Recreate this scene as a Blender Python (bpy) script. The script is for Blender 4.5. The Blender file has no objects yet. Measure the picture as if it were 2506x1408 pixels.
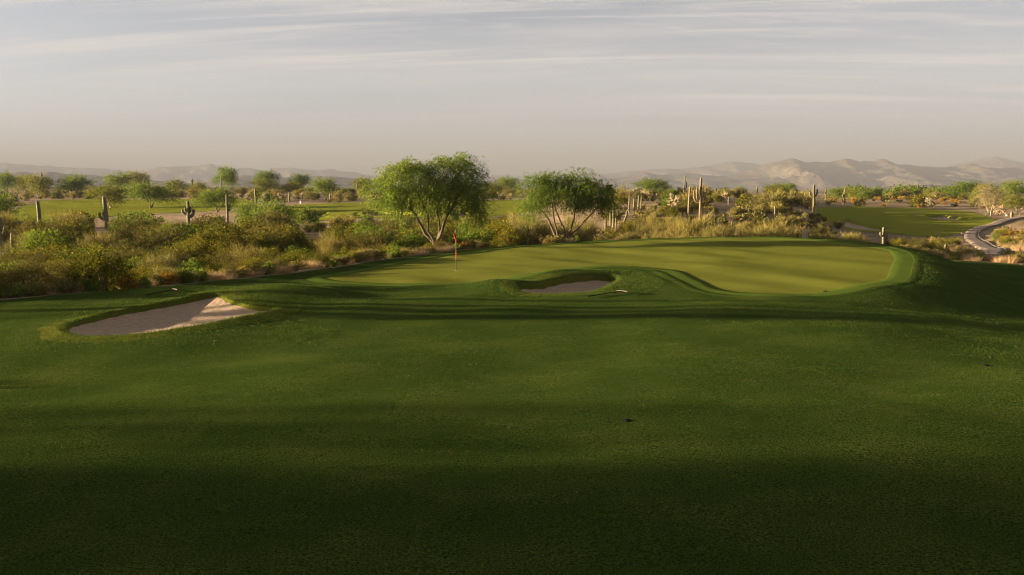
import bpy, math
import numpy as np

# ------------------------------------------------------------------ camera, sky, sun, exposure
SC = bpy.context.scene
COL = SC.collection
W0, H0, F = 2506.0, 1408.0, 2300.0          # photograph size, focal length in its pixels
CAMZ, HOR = 4.5, 455.0
PITCH = math.atan((H0 / 2 - HOR) / F)
cam = bpy.data.cameras.new('camera'); cam_ob = bpy.data.objects.new('camera', cam); COL.objects.link(cam_ob)
cam.sensor_width = 36.0; cam.lens = 36.0 * F / W0; cam.clip_start = 0.1; cam.clip_end = 60000
cam_ob.location = (0, 0, CAMZ); cam_ob.rotation_euler = (math.pi / 2 - PITCH, 0, 0)
SC.camera = cam_ob

SUN_ELEV = math.radians(6.6)
SUN_AZ = math.radians(-86.0)                # clockwise from +Y: the sun stands to the left
SKY_STRENGTH, SUN_STRENGTH, EXPOSURE = 0.05, 5.0, 3.44

world = bpy.data.worlds.new('World'); SC.world = world; world.use_nodes = True
def build_world():
    nt = world.node_tree; nt.nodes.clear(); N = nt.nodes.new; L = nt.links.new
    out = N('ShaderNodeOutputWorld'); bg = N('ShaderNodeBackground'); L(bg.outputs[0], out.inputs[0])
    bg.inputs[1].default_value = SKY_STRENGTH
    sky = N('ShaderNodeTexSky'); sky.sky_type = 'NISHITA'; sky.sun_disc = False
    sky.sun_elevation = SUN_ELEV; sky.sun_rotation = SUN_AZ
    sky.altitude = 600; sky.air_density = 0.55; sky.dust_density = 1.4; sky.ozone_density = 1.0
    tc = N('ShaderNodeTexCoord'); sep = N('ShaderNodeSeparateXYZ'); L(tc.outputs['Generated'], sep.inputs[0])
    def math_(op, a, b=None, c=None):
        m = N('ShaderNodeMath'); m.operation = op
        for i, v in enumerate((a, b, c)):
            if v is None: continue
            if isinstance(v, (int, float)): m.inputs[i].default_value = v
            else: L(v, m.inputs[i])
        return m.outputs[0]
    zz = math_('ADD', math_('MAXIMUM', sep.outputs[2], 0.0), 0.10)
    px = math_('DIVIDE', sep.outputs[0], zz); py = math_('DIVIDE', sep.outputs[1], zz)
    def noise(sx, sy, scale, detail, rough, dist, off=0.0, shear=0.0):
        c = N('ShaderNodeCombineXYZ')
        L(math_('ADD', math_('MULTIPLY', px, sx), off), c.inputs[0])
        L(math_('ADD', math_('MULTIPLY', py, sy), math_('MULTIPLY', px, shear)), c.inputs[1])
        c.inputs[2].default_value = off
        n = N('ShaderNodeTexNoise'); L(c.outputs[0], n.inputs['Vector'])
        n.inputs['Scale'].default_value = scale; n.inputs['Detail'].default_value = detail
        n.inputs['Roughness'].default_value = rough; n.inputs['Distortion'].default_value = dist
        return n.outputs[0]
    def ramp(f, a, b):
        r = N('ShaderNodeMapRange'); r.interpolation_type = 'SMOOTHSTEP'
        L(f, r.inputs[0]); r.inputs[1].default_value = a; r.inputs[2].default_value = b
        return r.outputs[0]
    veil = ramp(noise(0.20, 0.95, 1.0, 7, 0.6, 0.5, 3.1, 0.10), 0.36, 0.66)       # broad sheets
    wisp = ramp(noise(0.42, 4.2, 1.0, 10, 0.68, 0.7, 7.7, 0.5), 0.47, 0.66)       # fine streaks
    puff = ramp(noise(1.3, 3.4, 1.0, 9, 0.72, 1.8, 12.4, -0.35), 0.52, 0.76)       # curled filaments
    cl = math_('ADD', math_('MULTIPLY', veil, 0.42), math_('ADD', math_('MULTIPLY', wisp, 0.46), math_('MULTIPLY', puff, 0.34)))
    cl = math_('MINIMUM', math_('MULTIPLY', cl, ramp(sep.outputs[2], 0.015, 0.12)), 0.9)
    hsv = N('ShaderNodeHueSaturation'); hsv.inputs['Saturation'].default_value = 0.40
    L(sky.outputs[0], hsv.inputs['Color'])
    warm = N('ShaderNodeMix'); warm.data_type = 'RGBA'; warm.blend_type = 'MULTIPLY'; warm.inputs[0].default_value = 1.0
    L(hsv.outputs[0], warm.inputs[6]); warm.inputs[7].default_value = (0.375, 0.372, 0.375, 1)
    mix = N('ShaderNodeMix'); mix.data_type = 'RGBA'; L(cl, mix.inputs[0])
    L(warm.outputs[2], mix.inputs[6]); mix.inputs[7].default_value = (1.72, 1.60, 1.52, 1)
    L(mix.outputs[2], bg.inputs[0])
build_world()

sun = bpy.data.lights.new('sun', 'SUN'); sun.energy = SUN_STRENGTH; sun.angle = math.radians(0.53); sun.color = (1.0, 0.78, 0.50)
sun_ob = bpy.data.objects.new('sun', sun); COL.objects.link(sun_ob)
sun_dir = np.array([math.sin(SUN_AZ) * math.cos(SUN_ELEV), math.cos(SUN_AZ) * math.cos(SUN_ELEV), math.sin(SUN_ELEV)])
from mathutils import Vector
sun_ob.rotation_euler = Vector(tuple(sun_dir)).to_track_quat('Z', 'Y').to_euler(); sun_ob.location = (-60, 0, 40)

vs = SC.view_settings
SC.display_settings.display_device = 'sRGB'; vs.view_transform = 'Standard'; vs.look = 'None'
vs.exposure = EXPOSURE; vs.gamma = 1.0; vs.use_curve_mapping = False
cy = SC.cycles
cy.use_denoising = True; cy.pixel_filter_type = 'BLACKMAN_HARRIS'; cy.filter_width = 1.15; cy.max_bounces = 6; cy.diffuse_bounces = 2; cy.glossy_bounces = 1; cy.transmission_bounces = 2
cy.transparent_max_bounces = 4; cy.volume_bounces = 0; cy.caustics_reflective = False; cy.caustics_refractive = False

# ------------------------------------------------------------------ helpers
RNG = np.random.default_rng(11)
cp, sp = math.cos(PITCH), math.sin(PITCH)

def S(t):
    t = np.clip(t, 0, 1); return t * t * (3 - 2 * t)

def _hash(ix, iy, s):
    n = (ix.astype(np.int64) * 374761393 + iy.astype(np.int64) * 668265263 + s * 974711) & 0x7fffffff
    n = (n ^ (n >> 13)) * 1274126177 & 0x7fffffff
    return ((n ^ (n >> 16)) & 0xffff) / 65535.0

def vnoise(x, y, s=0):
    x = np.asarray(x, float); y = np.asarray(y, float)
    ix, iy = np.floor(x), np.floor(y); fx, fy = S(x - ix), S(y - iy)
    a, b, c, d = _hash(ix, iy, s), _hash(ix + 1, iy, s), _hash(ix, iy + 1, s), _hash(ix + 1, iy + 1, s)
    return (a + (b - a) * fx) * (1 - fy) + (c + (d - c) * fx) * fy - 0.5

def fbm(x, y, s=0, o=4, g=0.5):
    r, a = 0.0, 1.0
    for k in range(o):
        r = r + a * vnoise(x * 2 ** k, y * 2 ** k, s + k * 17); a *= g
    return r

def ray(u, v):
    a, b = (u - W0 / 2) / F, -(v - H0 / 2) / F
    return a, cp + sp * b, cp * b - sp

def smooth_loop(pts, n):
    """closed Catmull-Rom through pts, n samples evenly by arc length"""
    P = np.array(pts, float); m = len(P); t = np.linspace(0, m, m * 24, endpoint=False)
    i = np.floor(t).astype(int); f = (t - i)[:, None]
    p0, p1, p2, p3 = P[(i - 1) % m], P[i % m], P[(i + 1) % m], P[(i + 2) % m]
    C = 0.5 * (2 * p1 + (p2 - p0) * f + (2 * p0 - 5 * p1 + 4 * p2 - p3) * f ** 2 + (3 * p1 - p0 - 3 * p2 + p3) * f ** 3)
    d = np.linalg.norm(np.roll(C, -1, 0) - C, axis=1); s = np.concatenate([[0], np.cumsum(d)])
    q = np.linspace(0, s[-1], n, endpoint=False); CC = np.vstack([C, C[:1]])
    return np.stack([np.interp(q, s, CC[:, k]) for k in range(P.shape[1])], 1)

def smooth_line(pts, n):
    P = np.array(pts, float); P = np.vstack([2 * P[0] - P[1], P, 2 * P[-1] - P[-2]]); m = len(P) - 3
    t = np.linspace(0, m - 1e-6, n); i = np.floor(t).astype(int) + 1; f = (t - i + 1)[:, None]
    p0, p1, p2, p3 = P[i - 1], P[i], P[i + 1], P[i + 2]
    return 0.5 * (2 * p1 + (p2 - p0) * f + (2 * p0 - 5 * p1 + 4 * p2 - p3) * f ** 2 + (3 * p1 - p0 - 3 * p2 + p3) * f ** 3)

def sdist(loop, x, y, reach=12.0):
    """signed distance to a closed loop (negative inside); far points get +reach"""
    x = np.asarray(x, float); y = np.asarray(y, float); sh = x.shape; x = x.ravel(); y = y.ravel()
    out = np.full(x.shape, reach)
    lo, hi = loop.min(0) - reach, loop.max(0) + reach
    k = np.where((x > lo[0]) & (x < hi[0]) & (y > lo[1]) & (y < hi[1]))[0]
    A, B = loop, np.roll(loop, -1, 0); AB = B - A; L2 = (AB ** 2).sum(1) + 1e-12
    for j in range(0, len(k), 20000):
        kk = k[j:j + 20000]; P = np.stack([x[kk], y[kk]], 1)[:, None]
        t = np.clip(((P - A) * AB).sum(2) / L2, 0, 1); Q = A + t[..., None] * AB
        d = np.sqrt(((P - Q) ** 2).sum(2)).min(1)
        c = ((A[:, 1] > P[..., 1]) != (B[:, 1] > P[..., 1])) & (P[..., 0] < (B[:, 0] - A[:, 0]) * (P[..., 1] - A[:, 1]) / (B[:, 1] - A[:, 1] + 1e-12) + A[:, 0])
        ins = c.sum(1) % 2 == 1
        out[kk] = np.minimum(np.where(ins, -d, d), reach)
    return out.reshape(sh)

def link(o, parent=None):
    COL.objects.link(o)
    if parent is not None: o.parent = parent
    return o

def mesh(name, V, faces, mat, smooth=False, tint=None):
    """faces: list of int arrays (n,3) / (n,4)"""
    me = bpy.data.meshes.new(name); V = np.asarray(V, np.float32).reshape(-1, 3)
    faces = [np.asarray(f, np.int32) for f in (faces if isinstance(faces, (list, tuple)) else [faces]) if len(f)]
    me.vertices.add(len(V)); me.vertices.foreach_set('co', V.ravel())
    loops = np.concatenate([f.ravel() for f in faces]); tot = np.concatenate([np.full(len(f), f.shape[1], np.int32) for f in faces])
    start = np.concatenate([[0], np.cumsum(tot)[:-1]]).astype(np.int32)
    me.loops.add(len(loops)); me.loops.foreach_set('vertex_index', loops)
    me.polygons.add(len(tot)); me.polygons.foreach_set('loop_start', start)
    if smooth: me.polygons.foreach_set('use_smooth', np.ones(len(tot), bool))
    if tint is not None:
        a = me.attributes.new('tint', 'FLOAT', 'FACE'); a.data.foreach_set('value', np.asarray(tint, np.float32))
    if mat is not None: me.materials.append(mat)
    me.update(calc_edges=True); me.validate()
    return me

def obj(name, me, parent=None, loc=None):
    o = bpy.data.objects.new(name, me); link(o, parent)
    if loc is not None: o.location = loc
    return o

def tag(o, label=None, cat=None, group=None, kind=None):
    for k, v in (('label', label), ('category', cat), ('group', group), ('kind', kind)):
        if v: o[k] = v
    return o

def grid_faces(nu, nv, wrap=False):
    i, j = np.meshgrid(np.arange(nu if wrap else nu - 1), np.arange(nv - 1), indexing='ij')
    a = i * nv + j; b = ((i + 1) % nu) * nv + j
    return np.stack([a, b, b + 1, a + 1], -1).reshape(-1, 4)

# ------------------------------------------------------------------ materials
def new_mat(name):
    m = bpy.data.materials.new(name); m.use_nodes = True; nt = m.node_tree
    b = nt.nodes['Principled BSDF']; b.inputs['Specular IOR Level'].default_value = 0.25
    return m, nt, b

def nd(nt, kind, **kw):
    n = nt.nodes.new('ShaderNode' + kind)
    for k, v in kw.items():
        if k in n.inputs.keys() if hasattr(n.inputs, 'keys') else False: n.inputs[k].default_value = v
        else: setattr(n, k, v)
    return n

def coord(nt, scale=(1, 1, 1)):
    t = nt.nodes.new('ShaderNodeTexCoord'); mp = nt.nodes.new('ShaderNodeMapping'); mp.inputs['Scale'].default_value = scale
    nt.links.new(t.outputs['Object'], mp.inputs[0]); return mp.outputs[0]

def noise_n(nt, vec, scale, detail=4, rough=0.55, dist=0.0):
    n = nt.nodes.new('ShaderNodeTexNoise'); n.inputs['Scale'].default_value = scale; n.inputs['Detail'].default_value = detail
    n.inputs['Roughness'].default_value = rough; n.inputs['Distortion'].default_value = dist
    nt.links.new(vec, n.inputs['Vector']); return n.outputs[0]

def ramp_n(nt, fac, stops):
    r = nt.nodes.new('ShaderNodeValToRGB'); e = r.color_ramp.elements
    while len(e) < len(stops): e.new(0.5)
    for k, (p, c) in enumerate(stops): e[k].position = p; e[k].color = (*c, 1)
    nt.links.new(fac, r.inputs[0]); return r.outputs[0]

def mix_n(nt, fac, a, b, mode='MIX'):
    m = nt.nodes.new('ShaderNodeMix'); m.data_type = 'RGBA'; m.blend_type = mode
    for i, v in ((0, fac), (6, a), (7, b)):
        if isinstance(v, (int, float)): m.inputs[i].default_value = v
        elif isinstance(v, tuple): m.inputs[i].default_value = (*v, 1)
        else: nt.links.new(v, m.inputs[i])
    return m.outputs[2]

def bump_n(nt, h, strength, dist, prev=None):
    b = nt.nodes.new('ShaderNodeBump'); b.inputs['Strength'].default_value = strength; b.inputs['Distance'].default_value = dist
    nt.links.new(h, b.inputs['Height'])
    if prev is not None: nt.links.new(prev, b.inputs['Normal'])
    return b.outputs[0]

def grass_mat(name, lo, hi, dry, dry_amt=0.25, fine=55.0, bump=0.03, stripe=0.0, tuft=0.0):
    m, nt, b = new_mat(name); c = coord(nt)
    big = noise_n(nt, c, 0.35, 5, 0.6); mid = noise_n(nt, c, 3.0, 5, 0.6); fin = noise_n(nt, c, fine, 3, 0.6)
    base = ramp_n(nt, fin, [(0.36, tuple(q * 0.8 for q in lo)), (0.64, tuple(q * 1.12 for q in hi))])
    base = mix_n(nt, ramp_n(nt, mid, [(0.35, (0, 0, 0)), (0.75, (0.5, 0.5, 0.5))]), base, ramp_n(nt, big, [(0.3, lo), (0.7, hi)]))
    dr = mix_n(nt, 1.0, ramp_n(nt, big, [(0.45, (0, 0, 0)), (0.75, (1, 1, 1))]), ramp_n(nt, fin, [(0.45, (0, 0, 0)), (0.7, (dry_amt,) * 3)]), 'MULTIPLY')
    base = mix_n(nt, dr, base, dry)
    if stripe:
        w = nt.nodes.new('ShaderNodeTexWave'); w.inputs['Scale'].default_value = 0.085; w.inputs['Distortion'].default_value = 2.2; w.inputs['Detail Scale'].default_value = 0.6
        w.inputs['Detail'].default_value = 1; mp = nt.nodes.new('ShaderNodeMapping'); mp.inputs['Rotation'].default_value = (0, 0, math.radians(-28))
        t = nt.nodes.new('ShaderNodeTexCoord'); nt.links.new(t.outputs['Object'], mp.inputs[0]); nt.links.new(mp.outputs[0], w.inputs['Vector'])
        f = ramp_n(nt, w.outputs['Fac'], [(0.2, (1 - stripe,) * 3), (0.8, (1, 1, 1))])
        base = mix_n(nt, 1.0, base, f, 'MULTIPLY')
    nt.links.new(base, b.inputs['Base Color']); b.inputs['Roughness'].default_value = 0.85
    b.inputs['Specular IOR Level'].default_value = 0.0
    n1 = bump_n(nt, fin, 1.0, bump)
    if tuft: n1 = bump_n(nt, noise_n(nt, c, 5.0, 4, 0.6), 1.0, tuft, n1)
    nt.links.new(n1, b.inputs['Normal'])
    return m

def leaf_mat(name, stops, trans=0.30, var=0.25):
    m, nt, b = new_mat(name)
    a = nt.nodes.new('ShaderNodeAttribute'); a.attribute_name = 'tint'
    base = ramp_n(nt, a.outputs['Fac'], stops)
    oi = nt.nodes.new('ShaderNodeObjectInfo')
    v = ramp_n(nt, oi.outputs['Random'], [(0.0, (1 - var, 1 - var * 0.8, 1 - var * 0.8)), (0.5, (1, 1, 1)), (1.0, (1 + var * 0.6, 1 + var * 0.35, 1 - var * 0.2))])
    base = mix_n(nt, 1.0, base, v, 'MULTIPLY')
    nt.links.new(base, b.inputs['Base Color']); b.inputs['Roughness'].default_value = 0.7; b.inputs['Specular IOR Level'].default_value = 0.0
    tr = nt.nodes.new('ShaderNodeBsdfTranslucent'); nt.links.new(base, tr.inputs['Color'])
    mx = nt.nodes.new('ShaderNodeMixShader'); mx.inputs[0].default_value = trans
    nt.links.new(b.outputs[0], mx.inputs[1]); nt.links.new(tr.outputs[0], mx.inputs[2])
    nt.links.new(mx.outputs[0], nt.nodes['Material Output'].inputs[0])
    return m

def plain_mat(name, lo, hi, scale=20.0, rough=0.8, bump=0.0, bscale=None, stretch=(1, 1, 1)):
    m, nt, b = new_mat(name); c = coord(nt, stretch)
    nz = noise_n(nt, c, scale, 5, 0.6)
    nt.links.new(ramp_n(nt, nz, [(0.3, lo), (0.7, hi)]), b.inputs['Base Color']); b.inputs['Roughness'].default_value = rough
    if bump: nt.links.new(bump_n(nt, noise_n(nt, c, bscale or scale, 4, 0.6), 1.0, bump), b.inputs['Normal'])
    return m

M = {}
M['fairway'] = grass_mat('fairway_grass', (0.0155, 0.0315, 0.0055), (0.062, 0.095, 0.018), (0.26, 0.21, 0.05), 0.5, 30.0, 0.13)
M['green'] = grass_mat('putting_grass', (0.082, 0.096, 0.016), (0.150, 0.153, 0.027), (0.22, 0.18, 0.045), 0.25, 60.0, 0.028, stripe=0.13)
M['collar'] = grass_mat('collar_grass', (0.036, 0.062, 0.010), (0.078, 0.108, 0.018), (0.24, 0.20, 0.05), 0.3, 50.0, 0.035)
M['rough'] = grass_mat('rough_grass', (0.040, 0.060, 0.008), (0.110, 0.115, 0.018), (0.32, 0.24, 0.06), 0.6, 30.0, 0.07, tuft=0.10)
M['farway'] = grass_mat('far_fairway_grass', (0.105, 0.130, 0.014), (0.190, 0.190, 0.026), (0.28, 0.22, 0.05), 0.4, 8.0, 0.14)
M['sand'] = plain_mat('bunker_sand', (0.225, 0.152, 0.098), (0.43, 0.305, 0.205), 5, 0.95, 0.20, 5.0, (1, 2.6, 1))
M['path'] = plain_mat('path_concrete', (0.115, 0.085, 0.066), (0.175, 0.132, 0.105), 2.5, 0.9, 0.01, 30)
M['kerb'] = plain_mat('kerb_concrete', (0.06, 0.048, 0.038), (0.10, 0.08, 0.062), 6, 0.9)
M['bark'] = plain_mat('mesquite_bark', (0.045, 0.032, 0.022), (0.16, 0.115, 0.075), 9, 0.9, 0.03, 30, (1, 1, 0.3))
M['palebark'] = plain_mat('pale_bark', (0.20, 0.155, 0.095), (0.36, 0.28, 0.18), 9, 0.9, 0.02, 30, (1, 1, 0.3))
M['twig'] = plain_mat('twig_bark', (0.07, 0.052, 0.03), (0.15, 0.11, 0.065), 12, 0.9)
M['stone'] = plain_mat('pale_stone', (0.34, 0.29, 0.24), (0.52, 0.45, 0.38), 8, 0.85, 0.03, 14)
M['deadwood'] = plain_mat('saguaro_skeleton_wood', (0.24, 0.19, 0.15), (0.48, 0.39, 0.32), 14, 0.9, 0.03, 25, (1, 1, 0.25))
M['black'] = plain_mat('black_plastic', (0.008, 0.008, 0.008), (0.016, 0.016, 0.015), 30, 0.95); M['black'].node_tree.nodes['Principled BSDF'].inputs['Specular IOR Level'].default_value = 0.0
M['dark'] = plain_mat('dark_pole_paint', (0.020, 0.019, 0.018), (0.04, 0.036, 0.03), 30, 0.5)
M['red'] = plain_mat('red_paint', (0.42, 0.036, 0.016), (0.52, 0.05, 0.022), 30, 0.55)
M['cloth'] = plain_mat('red_flag_cloth', (0.46, 0.028, 0.016), (0.58, 0.042, 0.022), 12, 0.8)
M['rakehead'] = plain_mat('worn_rake_head', (0.10, 0.08, 0.06), (0.15, 0.12, 0.09), 30, 0.8)
M['white'] = plain_mat('white_paint', (0.66, 0.63, 0.57), (0.8, 0.77, 0.7), 5, 0.7)
M['adobe'] = plain_mat('adobe_wall', (0.42, 0.33, 0.25), (0.5, 0.4, 0.3), 1, 0.9)
M['window'] = plain_mat('window_glass', (0.03, 0.035, 0.04), (0.05, 0.055, 0.06), 1, 0.2)

def ground_mat():
    m, nt, b = new_mat('desert_soil'); c = coord(nt)
    big = noise_n(nt, c, 0.03, 6, 0.6); mid = noise_n(nt, c, 0.45, 6, 0.65); fin = noise_n(nt, c, 6.0, 4, 0.6)
    soil = ramp_n(nt, mid, [(0.32, (0.20, 0.135, 0.085)), (0.7, (0.33, 0.235, 0.155))])
    soil = mix_n(nt, ramp_n(nt, fin, [(0.42, (0, 0, 0)), (0.68, (0.7, 0.7, 0.7))]), soil, (0.20, 0.155, 0.075))
    litter = ramp_n(nt, mid, [(0.3, (0.075, 0.060, 0.028)), (0.7, (0.17, 0.122, 0.062))])
    soil = mix_n(nt, ramp_n(nt, big, [(0.42, (0, 0, 0)), (0.56, (0.85, 0.85, 0.85))]), soil, litter)
    nt.links.new(soil, b.inputs['Base Color']); b.inputs['Roughness'].default_value = 0.95; b.inputs['Specular IOR Level'].default_value = 0.05
    n1 = bump_n(nt, fin, 0.8, 0.08); nt.links.new(bump_n(nt, mid, 0.7, 0.35, n1), b.inputs['Normal'])
    return m
M['ground'] = ground_mat()

def mountain_mat():
    m, nt, b = new_mat('mountain_rock'); c = coord(nt, (1, 1, 1.6))
    a = noise_n(nt, c, 0.0022, 8, 0.62); f = noise_n(nt, c, 0.012, 6, 0.65)
    col = ramp_n(nt, a, [(0.3, (0.075, 0.062, 0.045)), (0.55, (0.135, 0.105, 0.072)), (0.75, (0.20, 0.155, 0.10))])
    col = mix_n(nt, ramp_n(nt, f, [(0.4, (0, 0, 0)), (0.7, (0.8, 0.8, 0.8))]), col, (0.05, 0.048, 0.034))
    nt.links.new(col, b.inputs['Base Color']); b.inputs['Roughness'].default_value = 1.0; b.inputs['Specular IOR Level'].default_value = 0.0
    nt.links.new(bump_n(nt, f, 1.0, 25.0), b.inputs['Normal'])
    return m
M['mountain'] = mountain_mat()

# foliage colours (tint 0..1 picks one)
M['mesquite'] = leaf_mat('mesquite_leaf', [(0.0, (0.060, 0.098, 0.014)), (0.55, (0.125, 0.172, 0.026)), (1.0, (0.225, 0.25, 0.05))], 0.45, 0.15)
M['mesquite_y'] = leaf_mat('light_mesquite_leaf', [(0.0, (0.105, 0.115, 0.016)), (0.6, (0.175, 0.180, 0.028)), (1.0, (0.26, 0.24, 0.05))], 0.34, 0.2)
M['creosote'] = leaf_mat('creosote_leaf', [(0.0, (0.052, 0.056, 0.007)), (0.55, (0.120, 0.115, 0.014)), (0.86, (0.175, 0.155, 0.020)), (0.90, (0.42, 0.27, 0.018)), (1.0, (0.50, 0.32, 0.03))], 0.30, 0.25)
M['broom'] = leaf_mat('broom_twig', [(0.0, (0.115, 0.10, 0.026)), (0.6, (0.225, 0.19, 0.058)), (1.0, (0.36, 0.30, 0.11))], 0.25, 0.22)
M['leafy'] = leaf_mat('leafy_shrub_leaf', [(0.0, (0.050, 0.080, 0.010)), (0.6, (0.110, 0.150, 0.020)), (1.0, (0.20, 0.215, 0.035))], 0.34, 0.2)
M['thorn'] = leaf_mat('thorn_scrub_leaf', [(0.0, (0.052, 0.050, 0.012)), (0.6, (0.115, 0.100, 0.026)), (1.0, (0.20, 0.165, 0.055))], 0.22, 0.3)
M['bursage'] = leaf_mat('bursage_leaf', [(0.0, (0.09, 0.080, 0.022)), (0.6, (0.18, 0.150, 0.045)), (1.0, (0.31, 0.25, 0.10))], 0.2, 0.35)
M['rust'] = leaf_mat('rusty_shrub_leaf', [(0.0, (0.16, 0.085, 0.015)), (0.6, (0.29, 0.165, 0.025)), (1.0, (0.40, 0.26, 0.06))], 0.25, 0.25)
M['straw'] = leaf_mat('dry_grass_blade', [(0.0, (0.26, 0.17, 0.085)), (0.6, (0.42, 0.29, 0.155)), (1.0, (0.56, 0.42, 0.26))], 0.3, 0.2)
M['weed'] = leaf_mat('weed_leaf', [(0.0, (0.07, 0.10, 0.012)), (0.6, (0.14, 0.17, 0.025)), (1.0, (0.22, 0.23, 0.045))], 0.34, 0.2)
M['bare'] = leaf_mat('bare_twig', [(0.0, (0.14, 0.11, 0.05)), (0.6, (0.23, 0.185, 0.085)), (1.0, (0.32, 0.26, 0.14))], 0.1, 0.15)
M['blade'] = leaf_mat('lawn_blade', [(0.0, (0.019, 0.037, 0.007)), (0.7, (0.062, 0.098, 0.018)), (0.93, (0.115, 0.138, 0.028)), (1.0, (0.25, 0.205, 0.06))], 0.35, 0.0)
M['cholla'] = leaf_mat('cholla_joint', [(0.0, (0.13, 0.105, 0.05)), (0.55, (0.30, 0.23, 0.13)), (1.0, (0.52, 0.42, 0.27))], 0.05, 0.2)

def saguaro_mat(name, lo, hi):
    m, nt, b = new_mat(name); c = coord(nt)
    a = nt.nodes.new('ShaderNodeAttribute'); a.attribute_name = 'tint'
    base = ramp_n(nt, a.outputs['Fac'], [(0.0, lo), (1.0, hi)])
    base = mix_n(nt, ramp_n(nt, noise_n(nt, c, 3.0, 5, 0.65), [(0.48, (0, 0, 0)), (0.72, (0.6, 0.6, 0.6))]), base, (0.30, 0.22, 0.13))
    nt.links.new(base, b.inputs['Base Color']); b.inputs['Roughness'].default_value = 0.75
    return m
M['saguaro'] = saguaro_mat('saguaro_skin', (0.036, 0.046, 0.016), (0.135, 0.122, 0.058))
M['saguaro_brown'] = saguaro_mat('weathered_saguaro_skin', (0.085, 0.058, 0.034), (0.20, 0.14, 0.088))

# ------------------------------------------------------------------ the lie of the land
TAB_D = np.array([0, 45, 58, 75, 90, 108, 125, 135, 148, 160, 180, 200, 240, 300, 400, 600, 1000, 2500, 6000, 16000, 40000.])
TAB_U = np.array([-900, 0, 300, 600, 900, 1250, 1500, 1700, 1900, 2100, 2250, 2400, 2560, 3400.])
_T = {
 -900: [-.3, -.8, -1.8, -2.5, -2.7, -2.7, -2.5, -2.4, -2.2, -2.0, -1.4, -1.0, -.4, 0, .2, .6, 1, -2, -14, -30, -60],
 0:    [-.3, -.9, -1.9, -2.6, -2.8, -2.8, -2.6, -2.4, -2.2, -2.0, -1.5, -1.1, -.5, 0, .3, .8, 1.2, -2, -14, -30, -60],
 300:  [-.3, -.9, -1.9, -2.6, -2.8, -2.8, -2.6, -2.4, -2.2, -1.9, -1.4, -1.0, -.4, .2, .8, 1.5, 1.5, -2, -14, -30, -60],
 600:  [-.3, -.7, -1.7, -2.2, -2.4, -2.4, -2.2, -2.0, -1.7, -1.4, -.9, -.5, 0, .7, 1.8, 2.4, 1.5, -3, -14, -30, -60],
 900:  [-.2, -.5, -1.2, -1.8, -2.0, -2.1, -2.0, -1.8, -1.4, -1.0, -.7, -.3, .2, .8, 1.2, 1.4, 0, -5, -14, -30, -60],
 1250: [-.2, -.5, -1.0, -1.4, -1.8, -1.9, -1.7, -1.5, -1.2, -.8, -.5, -.2, .3, .8, 1.2, 1.0, -1, -6, -15, -30, -60],
 1500: [-.2, -.4, -.8, -1.4, -1.7, -1.3, -.7, -.2, .5, 1.0, 1.5, 1.7, 1.6, 1.2, .6, -.5, -3, -8, -16, -30, -60],
 1700: [-.2, -.4, -.8, -1.4, -1.7, -1.3, -.3, .3, 1.0, 1.5, 2.0, 2.2, 1.9, 1.2, 0, -2, -5, -9, -17, -30, -60],
 1900: [-.3, -.5, -.9, -1.5, -1.9, -1.8, -1.0, -.4, .3, .8, 1.3, 1.4, 1.2, .7, -.5, -3, -6, -10, -18, -30, -60],
 2100: [-.4, -.8, -1.1, -1.5, -2.2, -2.7, -2.8, -2.6, -2.1, -1.5, -.9, -.4, -.1, 0, -.8, -3, -6, -10, -18, -30, -60],
 2250: [-.4, -.9, -1.1, -1.3, -2.0, -2.6, -2.9, -2.7, -2.1, -1.6, -.9, -.5, -.1, 0, -.6, -3, -6, -10, -18, -30, -60],
 2400: [-.4, -1.0, -1.1, -1.2, -1.8, -2.2, -2.5, -2.6, -2.3, -1.5, -1.0, -.5, 0, .2, -.4, -3, -6, -10, -18, -30, -60],
 2560: [-.4, -1.0, -1.1, -1.1, -1.3, -1.4, -1.5, -1.6, -1.5, -1.2, -.8, -.4, .1, .3, -.3, -3, -6, -10, -18, -30, -60],
 3400: [-.4, -1.0, -1.0, -.9, -.9, -.8, -.8, -.9, -.8, -.7, -.5, -.2, .2, .3, -.3, -3, -6, -10, -18, -30, -60],
}
TAB = np.array([_T[int(u)] for u in TAB_U])

def desert_h(x, y):
    r = np.sqrt(x * x + y * y); D = np.maximum(y, 0.75 * r)
    u = np.clip(W0 / 2 + F * x / np.maximum(D, 1.0) * 0.994, TAB_U[0], TAB_U[-1] - 1e-3); D = np.clip(D, 0, TAB_D[-1] - 1)
    i = np.clip(np.searchsorted(TAB_U, u, 'right') - 1, 0, len(TAB_U) - 2); j = np.clip(np.searchsorted(TAB_D, D, 'right') - 1, 0, len(TAB_D) - 2)
    fu = S((u - TAB_U[i]) / (TAB_U[i + 1] - TAB_U[i])); fd = (D - TAB_D[j]) / (TAB_D[j + 1] - TAB_D[j]); fd = 0.5 * fd + 0.5 * S(fd)
    z = (TAB[i, j] * (1 - fu) + TAB[i + 1, j] * fu) * (1 - fd) + (TAB[i, j + 1] * (1 - fu) + TAB[i + 1, j + 1] * fu) * fd
    return z + fbm(x / 9.0, y / 9.0, 5, 3) * 0.35 * S((D - 40) / 60) + fbm(x / 60, y / 60, 9, 3) * 1.0 * S((D - 300) / 600) + fbm(x / 900, y / 900, 3, 3) * 14 * S((D - 1500) / 5000)

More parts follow.
